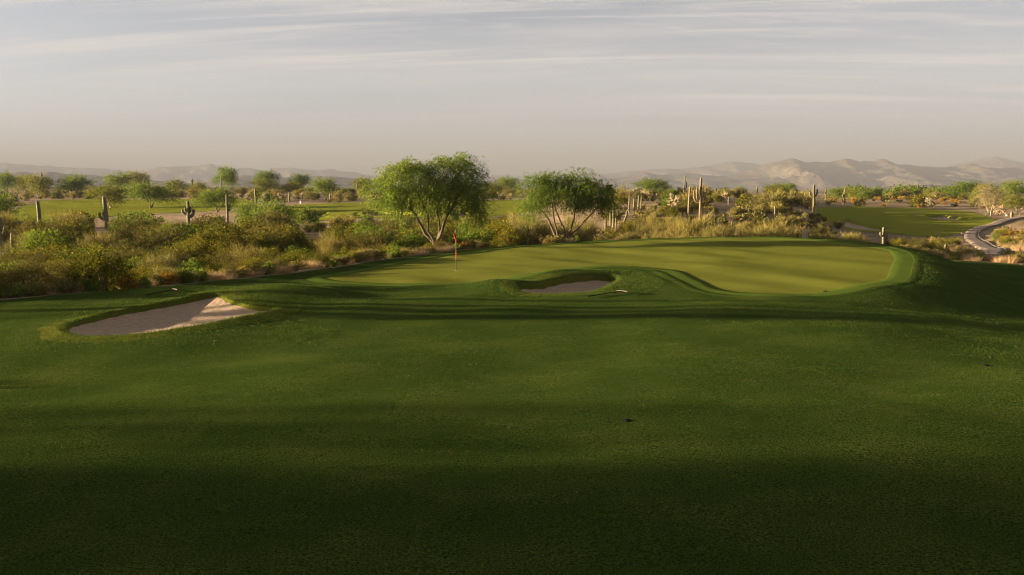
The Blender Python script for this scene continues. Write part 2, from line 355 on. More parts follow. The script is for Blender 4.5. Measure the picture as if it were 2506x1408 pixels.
# outline of the raised putting green and the far edge of the lawn (metres)
GREEN = smooth_loop([(-10.2, 47.2), (-9.3, 44.6), (-7.2, 43.2), (-4.6, 42.3), (-2.0, 42.8), (0.5, 45.0), (3.0, 48.2), (5.6, 49.9), (7.4, 48.0), (7.9, 43.6), (8.2, 39.6), (10.0, 37.6),
                     (13.6, 38.2), (17.4, 41.8), (20.3, 47.6), (23.2, 54.5), (24.6, 61.0), (22.6, 67.5), (17.5, 71.6), (11.0, 72.2), (4.0, 69.8), (-1.2, 65.2), (-5.0, 59.4), (-8.2, 53.0)], 260)
def edge_y(x):          # where mown grass meets the desert
    xs = np.array([-90, -40, -22, -17, -13, -10.6, -8.6, -5.6, -1.5, 4, 11, 18, 24, 28.5, 33, 39, 50, 110.])
    ys = np.array([30, 33, 37.2, 41.5, 46.5, 51.0, 55.5, 61.6, 67.5, 72.0, 74.6, 74.2, 71.5, 72.5, 75.0, 71.0, 66, 60.])
    return np.interp(x, xs, ys) + vnoise(np.asarray(x) / 1.7, np.asarray(x) * 0 + 3.3, 4) * 0.35

def mound(x, y, cx, cy, rx, ry, hgt, rot=0.0):
    c, s = math.cos(rot), math.sin(rot); dx, dy = x - cx, y - cy
    a, b = (dx * c + dy * s) / rx, (-dx * s + dy * c) / ry
    return hgt * np.exp(-(a * a + b * b))

def lawn_h(x, y):
    """mown ground, before bunkers are cut"""
    z = -0.22 * S((-x - 9) / 16) * S((y - 22) / 14)
    z = z + 0.022 * np.clip(x, -26, 12) * (1 - S((y - 25) / 9)) * S((y - 7) / 9)
    z = z - 1.15 * S((x - 12) / 13) * S((y - 26) / 20) - 0.25 * S((x - 6) / 14) * S((y - 14) / 12)
    z = z + fbm(x / 10, y / 8, 21, 3) * 0.32 * S((y - 6) / 10) + vnoise(x / 2.6, y / 2.2, 8) * 0.035
    z = z + mound(x, y, -9.6, 38.6, 2.6, 2.0, 0.42) + mound(x, y, -14.5, 39.6, 4.0, 1.5, 0.30, 0.3)
    z = z + mound(x, y, -16.5, 31.5, 2.4, 1.6, 0.10)
    g = sdist(GREEN, x, y, 14.0)
    zg = -0.40 + 0.0165 * x + 0.0095 * y + fbm(x / 3.6 + 0.12 * y, y / 5.5, 31, 2) * 0.20
    w = 3.0 + 3.8 * S((x - 13) / 8) + 2.0 * np.exp(-((x - 6.5) / 3.0) ** 2)
    k = 1 - S((g - 0.1) / w)
    z = z * (1 - k) + zg * k
    z = z + mound(x, y, 6.6, 42.6, 1.9, 2.8, 0.06, 0.25) * S((g + 0.2) / 1.5) + mound(x, y, -0.6, 41.8, 1.3, 2.4, 0.36) + mound(x, y, 2.4, 46.0, 3.2, 1.2, 0.30, 0.45) * S((g + 0.3) / 1.2)
    return z

def raw_h(x, y):
    """everything but bunkers"""
    x = np.asarray(x, float); y = np.asarray(y, float)
    t = S((y - edge_y(x) - 0.3) / 7.0)
    zd = desert_h(x, y)
    return lawn_h(x, np.minimum(y, edge_y(x) + 7.5)) * (1 - t) + zd * t

def place(u, v, f=None, start=8.0):
    """point of the land seen at a pixel of the photograph"""
    dx, dy, dz = ray(u, v); f = f or raw_h
    t = np.exp(np.linspace(math.log(start), math.log(9000), 2600)) / dy
    z = CAMZ + t * dz - f(t * dx, t * dy)
    k = np.where(z < 0)[0]
    k = k[0] if len(k) else len(t) - 1
    a, b = (t[k - 1], t[k]) if k else (t[0], t[0])
    w = z[k - 1] / (z[k - 1] - z[k] + 1e-9) if k else 0
    tt = a + (b - a) * w
    return np.array([tt * dx, tt * dy, CAMZ + tt * dz])

def loop_px(pts, n):
    P = [place(u, v)[:2] for u, v in pts]
    return smooth_loop(P, n)

# bunkers: outline, lip heights behind / in front, bowl depth
BUNKERS = []
def bunker(pts, n, back, front, bowl, label_mat='sand', world=False, reach=0.55):
    loop = smooth_loop(pts, n) if world else loop_px(pts, n)
    a = loop[:, 0] * np.roll(loop[:, 1], -1) - np.roll(loop[:, 0], -1) * loop[:, 1]
    if a.sum() < 0: loop = loop[::-1].copy()
    BUNKERS.append(dict(loop=loop, back=back, front=front, bowl=bowl, reach=reach)); return BUNKERS[-1]
bunker([(-14.7, 30.6), (-13.6, 29.0), (-11.9, 28.6), (-10.4, 29.6), (-9.2, 31.3), (-8.5, 33.2), (-8.9, 34.3), (-9.9, 35.0), (-11.1, 36.6), (-12.1, 38.0), (-13.4, 36.6), (-14.4, 33.4)], 130, 0.18, 0.04, 0.24, world=True)
bunker([(0.2, 39.7), (1.6, 38.9), (3.2, 39.3), (4.3, 41.4), (5.0, 43.9), (4.8, 45.8), (3.5, 45.4), (1.8, 43.9), (0.45, 41.9)], 110, 0.32, 0.05, 0.26, world=True)
FAR_BUNKERS_PX = [
 [(2045, 541), (2062, 536), (2080, 537), (2095, 543), (2122, 549), (2146, 553), (2175, 556), (2197, 561), (2180, 565), (2140, 566), (2100, 563), (2066, 553)],
 [(2268, 527), (2284, 525), (2310, 526), (2330, 530), (2373, 537), (2350, 539), (2290, 538)],
 [(718, 528), (732, 523), (752, 521), (798, 520), (796, 525), (768, 534), (736, 536)],
 [(890, 524), (908, 518), (955, 519), (1003, 522), (992, 528), (930, 530)],
 [(1098, 528), (1116, 519), (1138, 519), (1142, 527), (1128, 533)],
]
for p in FAR_BUNKERS_PX: bunker(p, 70, 0.55, 0.08, 0.5, reach=1.2)

FAIRWAYS_PX = [
 ('far_green', [(1998, 520), (2010, 510), (2080, 506), (2160, 508), (2240, 510), (2300, 514), (2362, 518), (2400, 527), (2436, 541), (2402, 556), (2372, 566), (2332, 575), (2290, 580), (2230, 577), (2170, 570), (2120, 568), (2060, 556), (2020, 544)]),
 ('far_fairway', [(688, 516), (716, 503), (820, 498), (950, 494), (1100, 492), (1285, 490), (1345, 500), (1290, 518), (1150, 537), (1080, 538), (1000, 532), (880, 533), (800, 540), (700, 540)]),
 ('far_fairway', [(8, 552), (30, 520), (70, 500), (120, 491), (220, 488), (420, 488), (600, 488), (612, 500), (560, 512), (430, 522), (300, 527), (180, 545), (90, 566)]),
 ('far_fairway', [(-40, 446), (20, 444), (70, 449), (30, 453), (-40, 454)]),
]
FAIRWAYS = [(n, loop_px(p, 110)) for n, p in FAIRWAYS_PX[:3]]

def land_h(x, y):
    """land with the bunkers cut out (below their sand)"""
    x = np.asarray(x, float); y = np.asarray(y, float); z = raw_h(x, y)
    for b in BUNKERS:
        d = sdist(b['loop'], x, y, 4.0); r = b['reach']
        z = z - (b['bowl'] + b['back'] + 0.5) * S((0.5 * r - d) / r)
    return z

# ---- ground: one sheet to the horizon, fine ahead, coarse elsewhere
def build_ground():
    th = np.unique(np.concatenate([np.radians(np.arange(-40, 40.01, 0.33)), np.radians(np.arange(40, 320, 5.0))]))
    r = np.concatenate([[1.5, 4, 8, 14, 20, 26, 31], np.arange(35, 130, 0.8), np.arange(130, 320, 2.0), 320 * np.exp(np.linspace(0.01, math.log(45000 / 320), 90))])
    T, R = np.meshgrid(th, r, indexing='ij'); X, Y = np.sin(T) * R, np.cos(T) * R
    Z = raw_h(X, Y)
    Z = Z - 0.8 * S((edge_y(X) - 0.8 - Y) / 1.5) - 1.2 * S((2 - Y) / 4) * 0
    for _, lp in FAIRWAYS:
        Z = Z - 1.0 * S((-0.6 - sdist(lp, X, Y, 3.0)) / 2.5)
    V = np.stack([X, Y, Z], -1).reshape(-1, 3); n = len(V)
    V = np.vstack([V, [[0, 0, -0.8]]]); nr = len(r)
    f4 = grid_faces(len(th), nr, True)[:, ::-1]
    i = np.arange(len(th)); f3 = np.stack([np.full(len(th), n), ((i + 1) % len(th)) * nr, i * nr], 1)
    o = obj('ground', mesh('ground', V, [f4, f3], M['ground'], True)); tag(o, kind='structure')
build_ground()

def build_lawn():
    xs = np.unique(np.concatenate([np.arange(-90, -26, 1.5), np.arange(-26, 40, 0.24), np.arange(40, 110, 1.5)]))
    t = np.concatenate([np.linspace(0, 0.16, 12, endpoint=False), np.linspace(0.16, 1, 300)])
    X, T = np.meshgrid(xs, t, indexing='ij'); Y = -12 + (edge_y(X) + 12) * T; Z = land_h(X, Y)
    Z = Z - 0.12 * (T > 0.9999) - 0.10 * S((0.30 - sdist(GREEN, X, Y, 2.0)) / 0.22)
    o = obj('lawn', mesh('lawn', np.stack([X, Y, Z], -1), grid_faces(len(xs), len(t)), M['fairway'], True)); tag(o, kind='structure')
build_lawn()

def star_sheet(name, loop, f, dz, mat, rings, center=None, parent=None):
    c = loop.mean(0) if center is None else np.array(center); s = np.linspace(0.001, 1, rings) ** 0.75
    P = c + (loop[:, None] - c) * s[None, :, None]; Z = f(P[..., 0], P[..., 1]) + dz
    o = obj(name, mesh(name, np.concatenate([P, Z[..., None]], -1), grid_faces(len(loop), rings, True)[:, ::-1], mat, True), parent); return o

def loop_normals(loop):
    t = np.roll(loop, -1, 0) - np.roll(loop, 1, 0); t /= np.linalg.norm(t, axis=1)[:, None] + 1e-9
    return np.stack([t[:, 1], -t[:, 0]], 1)          # outward for a counter-clockwise loop

a = GREEN[:, 0] * np.roll(GREEN[:, 1], -1) - np.roll(GREEN[:, 0], -1) * GREEN[:, 1]
if a.sum() < 0: GREEN = GREEN[::-1].copy()
GN = loop_normals(GREEN)
g_in = GREEN - GN * 0.95                              # inside the collar
o = star_sheet('putting_green', g_in, raw_h, -0.028, M['green'], 70, (9.5, 56.0)); tag(o, kind='structure')
def ring_sheet(name, loop, nrm, offs, dzs, mat, parent=None, f=raw_h):
    P = np.stack([loop + nrm * q for q in offs], 1); Z = f(P[..., 0], P[..., 1]) + np.array(dzs)
    return obj(name, mesh(name, np.concatenate([P, Z[..., None]], -1), grid_faces(len(loop), len(offs), True), mat, False), parent)
o = ring_sheet('green_collar', GREEN, GN, [-1.0, -0.97, -0.93, -0.5, 0.0, 0.03], [-0.045, -0.026, -0.006, -0.004, -0.004, -0.004], M['collar']); tag(o, kind='structure')
ring_sheet('cut_edge', GREEN, GN, [0.01, 0.02, 0.05, 0.25, 0.55, 0.62], [-0.03, 0.004, 0.012, 0.007, 0.003, -0.02], M['fairway'], o)

for nme, lp in FAIRWAYS:
    o = star_sheet(nme, lp, land_h, 0.05, M['farway'], 60 if nme == 'far_green' else 50); tag(o, kind='structure')

def build_bunker(b, idx):
    lp = b['loop']; n = len(lp); nr = loop_normals(lp); c = lp.mean(0)
    jit = 1 + 0.25 * vnoise(np.arange(n) / 3.0, np.zeros(n) + idx, 3)
    back = S((nr[:, 1] + 0.45) / 1.1) * (1 - 0.6 * S((nr[:, 0] - 0.3) / 0.6) * (1 if idx == 0 else 0))
    back = np.maximum(back, np.maximum(0.9 * S((-nr[:, 0] + 0.1) / 0.7), 0.7 * S((nr[:, 0] - 0.2) / 0.6)) * (idx == 1))
    lip = (b['front'] + (b['back'] - b['front']) * back) * jit
    zr = raw_h(lp[:, 0], lp[:, 1]); k = b['reach'] / 0.55
    # sand
    rings = 26; s = np.linspace(0.001, 1, rings) ** 0.8
    inner = lp - nr * 0.10 * k
    P = c + (inner[:, None] - c) * s[None, :, None]
    ze = zr - lip
    zc = ze.min() - b['bowl'] * 0.45
    plane = np.linalg.lstsq(np.c_[lp, np.ones(n)], ze, rcond=None)[0]
    zc_l = P[..., 0] * plane[0] + P[..., 1] * plane[1] + plane[2] - b['bowl']
    w = s[None, :] ** 2.4
    Z = zc_l * (1 - w) + ze[:, None] * w + fbm(P[..., 0] * 1.4, P[..., 1] * 1.4, 40 + idx, 3) * 0.05 * (1 - w)
    o = obj('bunker', mesh('bunker', np.concatenate([P, Z[..., None]], -1), grid_faces(n, rings, True), M['sand'], True)); tag(o, kind='structure')
    # turf lip rolled over the edge
    offs = np.array([1.0, 0.5, 0.22, 0.06, -0.04, -0.10, -0.13, -0.20]) * k
    frac = np.array([0, 0, 0, 0.02, 0.25, 0.7, 1.05, 1.3]); dz = np.array([-0.02, 0.02, 0.045, 0.05, 0.02, 0, 0, 0]) * k
    Q = np.stack([lp + nr * q for q in offs], 1)
    Zq = raw_h(Q[..., 0], Q[..., 1]); Zq[:, 3:] = zr[:, None]
    Zq = Zq + dz - lip[:, None] * frac
    Q[..., 0] += vnoise(Q[..., 0] * 4, Q[..., 1] * 4, 77) * 0.06 * k; Zq[:, 1:5] += vnoise(Q[:, 1:5, 0] * 5, Q[:, 1:5, 1] * 5, 78) * 0.05
    obj('grass_lip', mesh('grass_lip', np.concatenate([Q, Zq[..., None]], -1), grid_faces(n, len(offs), True), M['rough' if idx < 2 else 'farway'], True), o)
for i, b in enumerate(BUNKERS): build_bunker(b, i)

# ---- cart path with kerb
PATH_PX = [(2434, 615), (2400, 599), (2382, 588), (2377, 577), (2383, 567), (2402, 558), (2440, 548), (2478, 537), (2530, 531)]
def build_path():
    C = smooth_line([(62, 67.5), (50, 70.6), (43.0, 74.6), (40.2, 78.5)] + [place(u, v)[:2] for u, v in PATH_PX], 110); t = np.gradient(C, axis=0); t /= np.linalg.norm(t, axis=1)[:, None]
    nr = np.stack([t[:, 1], -t[:, 0]], 1); offs = np.array([-0.95, -0.9, -0.45, 0, 0.45, 0.9, 0.95])
    P = C[:, None] + nr[:, None] * offs[None, :, None]; zc = raw_h(C[:, 0], C[:, 1])
    Z = np.maximum(raw_h(P[..., 0], P[..., 1]), zc[:, None]) * 0.3 + zc[:, None] * 0.7 + 0.14 + np.array([-0.4, 0, 0.01, 0.015, 0.01, 0, -0.4])
    o = obj('cart_path', mesh('cart_path', np.concatenate([P, Z[..., None]], -1), grid_faces(len(C), 7), M['path'], False)); tag(o, kind='structure')
    for sgn in (1,):
        q = np.array([0.92, 0.92, 1.02, 1.02]) * sgn; dz = np.array([-0.35, 0.10, 0.10, -0.4])
        P = C[:, None] + nr[:, None] * q[None, :, None]; Zk = Z[:, 3:4] + dz[None]
        obj('kerb', mesh('kerb', np.concatenate([P, Zk[..., None]], -1), grid_faces(len(C), 4), M['kerb']), o)
    return C
PATH = build_path()

# ---- mountains and low hills, each a ridge with real depth
def mountain(name, ridge, D, depth, seed, rough=1.0, step=7.0):
    ridge = np.array(ridge, float); u = np.arange(ridge[0, 0], ridge[-1, 0] + 1, step); v = np.interp(u, ridge[:, 0], ridge[:, 1])
    ns = 56; s = np.linspace(-1, 1, ns)
    hgt = CAMZ + D * (HOR - v) / F + fbm(u / 28, u * 0, seed, 3) * D * 1.6 / F
    base = -32.0
    U, Sg = np.meshgrid(u, s, indexing='ij'); Y = D + depth * Sg; X = (U - W0 / 2) / F * D * (1 + 0.12 * Sg)
    spur = 1 - np.abs(fbm(X / (depth * 0.26) + Sg * 1.5, Sg * 1.6, seed + 3, 6, 0.58)) * 2.2
    prof = np.clip(1 - np.abs(Sg), 0, 1) ** (1.25)
    mod = 1 - (1 - spur) * rough * np.clip(np.abs(Sg) * 3, 0, 1) * 1.1
    Z = base + (hgt[:, None] - base) * prof * np.clip(mod, 0.2, 1.15)
    o = obj(name, mesh(name, np.stack([X, Y, Z], -1), grid_faces(len(u), ns)[:, ::-1], M['mountain'], True)); tag(o, kind='structure')
R_FRONT = [(1380, 452), (1440, 436), (1465, 427), (1495, 437), (1530, 430), (1577, 420), (1612, 427), (1668, 421), (1720, 426), (1775, 428), (1815, 417), (1850, 408), (1880, 397), (1905, 391), (1930, 387), (1947, 391), (1963, 397),
           (1990, 394), (2016, 395), (2040, 388), (2057, 382), (2076, 388), (2096, 394), (2112, 391), (2126, 394), (2146, 388), (2162, 391), (2186, 401), (2212, 402), (2242, 406), (2300, 409), (2342, 402), (2370, 397), (2400, 407), (2442, 411), (2482, 405), (2540, 399), (2700, 405), (2950, 440), (3050, 455)]
mountain('mountains', R_FRONT, 7600, 2200, 3)
mountain('mountains', [(1330, 452), (1400, 430), (1430, 425), (1480, 424), (1530, 419), (1600, 413), (1650, 411), (1700, 408), (1740, 402), (1770, 396), (1802, 394), (1850, 400), (1900, 410), (2050, 425), (2250, 420), (2330, 402), (2380, 391), (2423, 379), (2462, 390), (2506, 396), (2700, 410), (2900, 440)], 11800, 2000, 13)
mountain('mountains', [(-500, 440), (-250, 405), (-100, 400), (0, 395), (40, 399), (76, 398), (100, 402), (126, 401), (160, 408), (205, 412), (222, 410), (280, 413), (322, 416), (348, 420), (362, 416), (396, 407), (450, 406), (500, 402), (522, 399), (542, 408), (572, 411), (612, 410), (640, 416), (656, 418),
          (682, 411), (712, 409), (736, 414), (760, 415), (782, 417), (815, 412), (836, 418), (870, 419), (892, 427), (925, 430), (1000, 434), (1180, 437), (1200, 430), (1216, 428), (1242, 434), (1300, 441), (1400, 452)], 10800, 2000, 23)
mountain('hills', [(-400, 440), (-150, 424), (-50, 424), (20, 421), (60, 419), (130, 419), (170, 425), (196, 425), (250, 429), (300, 434), (420, 444), (480, 448), (540, 440), (600, 429), (640, 429), (700, 431), (760, 429), (850, 432), (884, 437), (950, 442), (1050, 450)], 4600, 1000, 33, 0.8)
mountain('hills', [(2080, 461), (2140, 457), (2200, 455), (2262, 451), (2330, 454), (2420, 455), (2520, 453), (2640, 460)], 3600, 600, 43, 0.7)

# ------------------------------------------------------------------ plant building blocks
def tube(pts, r, n=6):
    P = np.array(pts, float); r = np.broadcast_to(np.asarray(r, float), (len(P),))
    t = np.gradient(P, axis=0); t /= np.linalg.norm(t, axis=1)[:, None] + 1e-9
    ref = np.where(np.abs(t[:, 2:3]) > 0.9, [[1.0, 0, 0]], [[0, 0, 1.0]]); a = np.cross(t, ref); a /= np.linalg.norm(a, axis=1)[:, None] + 1e-9; b = np.cross(t, a)
    q = np.linspace(0, 2 * np.pi, n, endpoint=False)
    V = P[:, None] + r[:, None, None] * (np.cos(q)[None, :, None] * a[:, None] + np.sin(q)[None, :, None] * b[:, None])
    V = V.transpose(1, 0, 2).reshape(-1, 3); return V, grid_faces(n, len(P), True)

class Geo:
    def __init__(s): s.V = []; s.F4 = []; s.F3 = []; s.n = 0
    def add(s, V, F):
        V = np.asarray(V).reshape(-1, 3); F = np.asarray(F)
        (s.F4 if F.shape[1] == 4 else s.F3).append(F + s.n); s.V.append(V); s.n += len(V)
    def tube(s, pts, r, n=6): s.add(*tube(pts, r, n))
    def mesh(s, name, mat, smooth=True, tint=None):
        return mesh(name, np.concatenate(s.V), [np.concatenate(f) for f in (s.F4, s.F3) if f], mat, smooth, tint)

def unit(v): return v / (np.linalg.norm(v, axis=-1, keepdims=True) + 1e-9)

def leaves(P, D, L, Wd, rng, tri=False):
    """flat leaflets from P along D; returns vertices and faces"""
    n = len(P); D = unit(D); side = unit(np.cross(D, rng.normal(size=(n, 3)))); L = np.broadcast_to(L, (n,))[:, None]; Wd = np.broadcast_to(Wd, (n,))[:, None]
    if tri:
        V = np.stack([P - side * Wd, P + side * Wd, P + D * L], 1); return V.reshape(-1, 3), np.arange(3 * n).reshape(n, 3)
    nrm = np.cross(D, side)
    V = np.stack([P, P + D * L * 0.45 - side * Wd + nrm * Wd * 0.25, P + D * L, P + D * L * 0.55 + side * Wd + nrm * Wd * 0.25], 1)
    return V.reshape(-1, 3), np.arange(4 * n).reshape(n, 4)

def tree_meshes(name, seed, stems, lobes, nclump, nleaf, leaf_l, leaf_w, mat, bark, droop=0.25, clump_r=0.45, stem_n=7, shell=0.55):
    """stems: list of (points, r0, r1); lobes: list of (centre, radii). Returns trunk mesh, crown mesh"""
    rng = np.random.default_rng(seed); g = Geo(); sk, skr = [], []
    for pts, r0, r1 in stems:
        P = smooth_line(pts, 12); P[1:-1] += rng.normal(size=(10, 3)) * r0 * 0.35
        rr = np.linspace(r0, r1, 12) * (1 + 0.5 * np.exp(-np.arange(12) * 1.2) * (P[:, 2] < 0.6)); g.tube(P, rr, stem_n)
        sk.append(P[4:]); skr.append(rr[4:])
    sk = np.concatenate(sk); skr = np.concatenate(skr)
    vol = np.array([np.prod(r) for _, r in lobes]) ** 0.75; pick = rng.choice(len(lobes), nclump, p=vol / vol.sum())
    C0 = np.array([c for c, _ in lobes], float)[pick]; R0 = np.array([r for _, r in lobes], float)[pick]
    d = unit(rng.normal(size=(nclump, 3))); rad = (shell + (1 - shell) * rng.random(nclump) ** 0.6) * (1 + 0.12 * rng.normal(size=nclump))
    C = C0 + d * R0 * rad[:, None]
    for k in range(nclump):                         # a bough from the skeleton to each clump
        dist = np.linalg.norm(sk - C[k], axis=1) + 0.6 * np.maximum(sk[:, 2] - C[k, 2], 0) * 2
        j = int(np.argmin(dist)); A = sk[j]; mid = (A + C[k]) / 2 + np.array([0, 0, 0.12 * np.linalg.norm(C[k] - A)]) + rng.normal(size=3) * 0.08 * np.linalg.norm(C[k] - A)
        P = smooth_line([A, mid, C[k]], 6); rr = np.linspace(min(skr[j] * 0.6, 0.05), 0.008, 6); g.tube(P, rr, 4)
        if k < nclump * 0.5: sk = np.vstack([sk, P[2:5]]); skr = np.concatenate([skr, rr[2:5]])
    per = 7; ms = rng.poisson(max(nleaf / per, 1), nclump); si = np.repeat(np.arange(nclump), ms); q = len(si)      # drooping sprays of leaflets
    sz = clump_r * (0.6 + 0.8 * rng.random(nclump)); p0 = C[si] + rng.normal(size=(q, 3)) * sz[si, None] * np.array([0.6, 0.6, 0.45])
    dd = unit(unit(C[si] - C0[si]) * 0.7 + unit(p0 - C[si]) * 0.5 + rng.normal(size=(q, 3)) * 0.55 + np.array([0, 0, 0.25])); ls = sz[si] * (0.9 + 1.1 * rng.random(q))
    t = ((np.arange(per) + rng.random((q, per))) / per); t_ = t[..., None]
    P = p0[:, None] + dd[:, None] * (t * ls[:, None])[..., None]; P[..., 2] -= droop * 1.6 * t ** 2 * ls[:, None]
    D = np.repeat(dd[:, None], per, 1) + rng.normal(size=(q, per, 3)) * 0.55; D[..., 2] -= droop * 2.2 * t
    P = P.reshape(-1, 3); D = D.reshape(-1, 3); n = len(P); idx = np.repeat(si, per)
    V, Fc = leaves(P, D, leaf_l * (0.6 + 0.8 * rng.random(n)), leaf_w * (0.6 + 0.8 * rng.random(n)), rng)
    tint = np.clip(rng.normal(0.45, 0.2, n) + (rng.random(nclump)[idx] - 0.5) * 0.4, 0, 1)
    return g.mesh(name + '_trunk', bark), mesh(name + '_crown', V, Fc, mat, False, tint)

def shrub_meshes(name, seed, h, w, nstem, nclump, nleaf, ll, lw, mat, clump_r=0.22, up=0.6, low=0.15, tri=False, stem_r=0.018, tmean=0.45, flower=0.0, dome=0.0):
    rng = np.random.default_rng(seed); g = Geo(); sk = []
    for k in range(nstem):
        az = rng.random() * 6.283; lean = (0.25 + 0.75 * rng.random() ** 0.6); L = h * (0.7 + 0.35 * rng.random())
        tip = np.array([math.cos(az) * w / 2 * lean, math.sin(az) * w / 2 * lean, L * (1 - 0.42 * lean ** 2)])
        mid = tip * np.array([0.35, 0.35, 0.55]) + rng.normal(size=3) * 0.04 * h; base = np.array([math.cos(az), math.sin(az), 0]) * 0.06 * w; base[2] = -0.35
        P = smooth_line([base, mid, tip], 8); g.tube(P, np.linspace(stem_r, 0.004, 8), 4); sk.append(P)
    sk = np.array(sk)
    si = rng.integers(0, nstem, nclump); t = low + (1 - low) * rng.random(nclump) ** 0.7; q = t * 6.999; i0 = np.floor(q).astype(int); f = (q - i0)[:, None]
    C = sk[si, i0] * (1 - f) + sk[si, i0 + 1] * f + rng.normal(size=(nclump, 3)) * np.array([0.09 * w, 0.09 * w, 0.05 * h])
    if dome:                                        # rounded, lumpy outer shell of foliage
        d = rng.normal(size=(nclump, 3)); d[:, 2] = np.abs(d[:, 2]) * 0.9 - 0.12; d = unit(d); k = rng.random(nclump) < dome
        az = np.arctan2(d[:, 1], d[:, 0]); lump = 0.80 + 0.16 * np.sin(az * 3 + seed) * np.cos(d[:, 2] * 5 + seed) + 0.14 * np.sin(az * 5 + seed * 2 + d[:, 2] * 6) + rng.normal(0, 0.05, nclump)
        C = np.where(k[:, None], d * lump[:, None] * np.array([w * 0.46, w * 0.46, h * 0.84]) + np.array([0, 0, 0.12 * h]), C)
    C[:, 2] = np.maximum(C[:, 2], 0.06 * h)
    m = rng.poisson(nleaf, nclump); idx = np.repeat(np.arange(nclump), m); n = len(idx)
    off = rng.normal(size=(n, 3)) * clump_r * np.array([1, 1, 0.85]); P = C[idx] + off; P[:, 2] = np.abs(P[:, 2])
    out = C[idx] * np.array([1, 1, 0.2]); D = unit(out) * 0.6 + rng.normal(size=(n, 3)) * 0.6; D[:, 2] += up
    V, Fc = leaves(P, D, ll * (0.5 + rng.random(n)), lw * (0.6 + 0.8 * rng.random(n)), rng, tri)
    tint = np.clip(rng.normal(tmean, 0.18, n) + (rng.random(nclump)[idx] - 0.5) * 0.35, 0, 0.86)
    if flower: tint = np.where(rng.random(n) < flower * S((P[:, 2] / h - 0.3) / 0.5), 0.95, tint)
    return g.mesh(name + '_stems', M['twig']), mesh(name + '_foliage', V, Fc, mat, False, tint)

def tuft_mesh(name, seed, h, w, n, bw, mat):
    rng = np.random.default_rng(seed); az = rng.random(n) * 6.283; r = w / 2 * np.sqrt(rng.random(n))
    P = np.stack([np.cos(az) * r, np.sin(az) * r, np.full(n, -0.05)], 1); D = np.stack([np.cos(az) * r / w * 1.3, np.sin(az) * r / w * 1.3, np.ones(n)], 1) + rng.normal(size=(n, 3)) * 0.28
    V, Fc = leaves(P, D, h * (0.45 + 0.75 * rng.random(n)), bw * (0.6 + 0.8 * rng.random(n)), rng, True)
    return mesh(name, V, Fc, mat, False, np.clip(rng.normal(0.5, 0.28, n), 0, 1))

def capsule(A, B, r, n=6, rings=5, ribs=0):
    """rounded column from A to B"""
    A, B = np.array(A, float), np.array(B, float); ax = B - A; L = np.linalg.norm(ax)
    t = np.array([0, 0.08, 0.3, 0.6, 0.88, 0.97, 1.0]); rr = r * np.array([0.35, 0.85, 1, 1, 0.85, 0.5, 0.05])
    return tube(A + ax * t[:, None], rr, n)

def cholla_meshes(name, seed, h):
    rng = np.random.default_rng(seed); g = Geo(); gt = Geo(); tint = []
    gt.tube([(0, 0, -0.3), (0.03 * h, 0, 0.18 * h), (0, 0.02 * h, 0.42 * h)], [0.055 * h, 0.05 * h, 0.035 * h], 6)
    tips = [np.array([0, 0.0, 0.3 * h])] * 3 + [np.array([0, 0.02 * h, 0.42 * h])] * 4
    for lv in range(5):
        new = []
        for p in tips:
            for k in range(2 if lv < 3 else 2):
                d = unit(np.array([p[0] * 1.2, p[1] * 1.2, 0.25 * h]) / h + rng.normal(size=3) * 0.55); L = h * (0.17 - 0.022 * lv) * (0.7 + 0.6 * rng.random())
                q = p + d * L; V, Fc = capsule(p, q, h * (0.021 + 0.008 * rng.random()), 5); g.add(V, Fc)
                tint += list(np.clip(rng.normal(0.15 + 0.15 * lv, 0.15, len(Fc)), 0, 1)); new.append(q)
        rng.shuffle(new); tips = new[:34]
    return gt.mesh(name + '_trunk', M['twig']), g.mesh(name + '_joints', M['cholla'], False, tint)

def saguaro_column(pts, r, seed, mat, name):
    """ribbed column along a bent axis with a rounded crown"""
    rng = np.random.default_rng(seed); P = smooth_line(pts, 16); n = 28
    s = np.linspace(0, 1, 16); seg = np.linalg.norm(np.diff(P, axis=0), axis=1).sum()
    extra = [P[-1] + unit(P[-1] - P[-2]) * r * q for q in (0.45, 0.8, 0.98)]; P = np.vstack([P, extra])
    rr = np.concatenate([r * (0.86 + 0.16 * np.sin(np.pi * np.clip(s * 0.9 + 0.1, 0, 1))) * (1 + 0.03 * rng.normal(size=16)), [r * 0.84, r * 0.55, r * 0.12]])
    V, Fc = tube(P, rr, n); V = V.reshape(n, len(P), 3); ax = P[None]
    rib = np.where(np.arange(n) % 2 == 0, 1.0, 0.80)[:, None, None]; V = ax + (V - ax) * rib
    tint = np.repeat(np.where(np.arange(n) % 2 == 0, 0.55, 0.5), len(P) - 1) + rng.normal(0, 0.18, n * (len(P) - 1))
    t = np.tile(np.linspace(0, 1, len(P) - 1), n); tint = tint + 0.55 * (t > 0.86) + 0.25 * (t < 0.12)
    return mesh(name, V.reshape(-1, 3), Fc, M[mat], True, np.clip(tint, 0, 1))

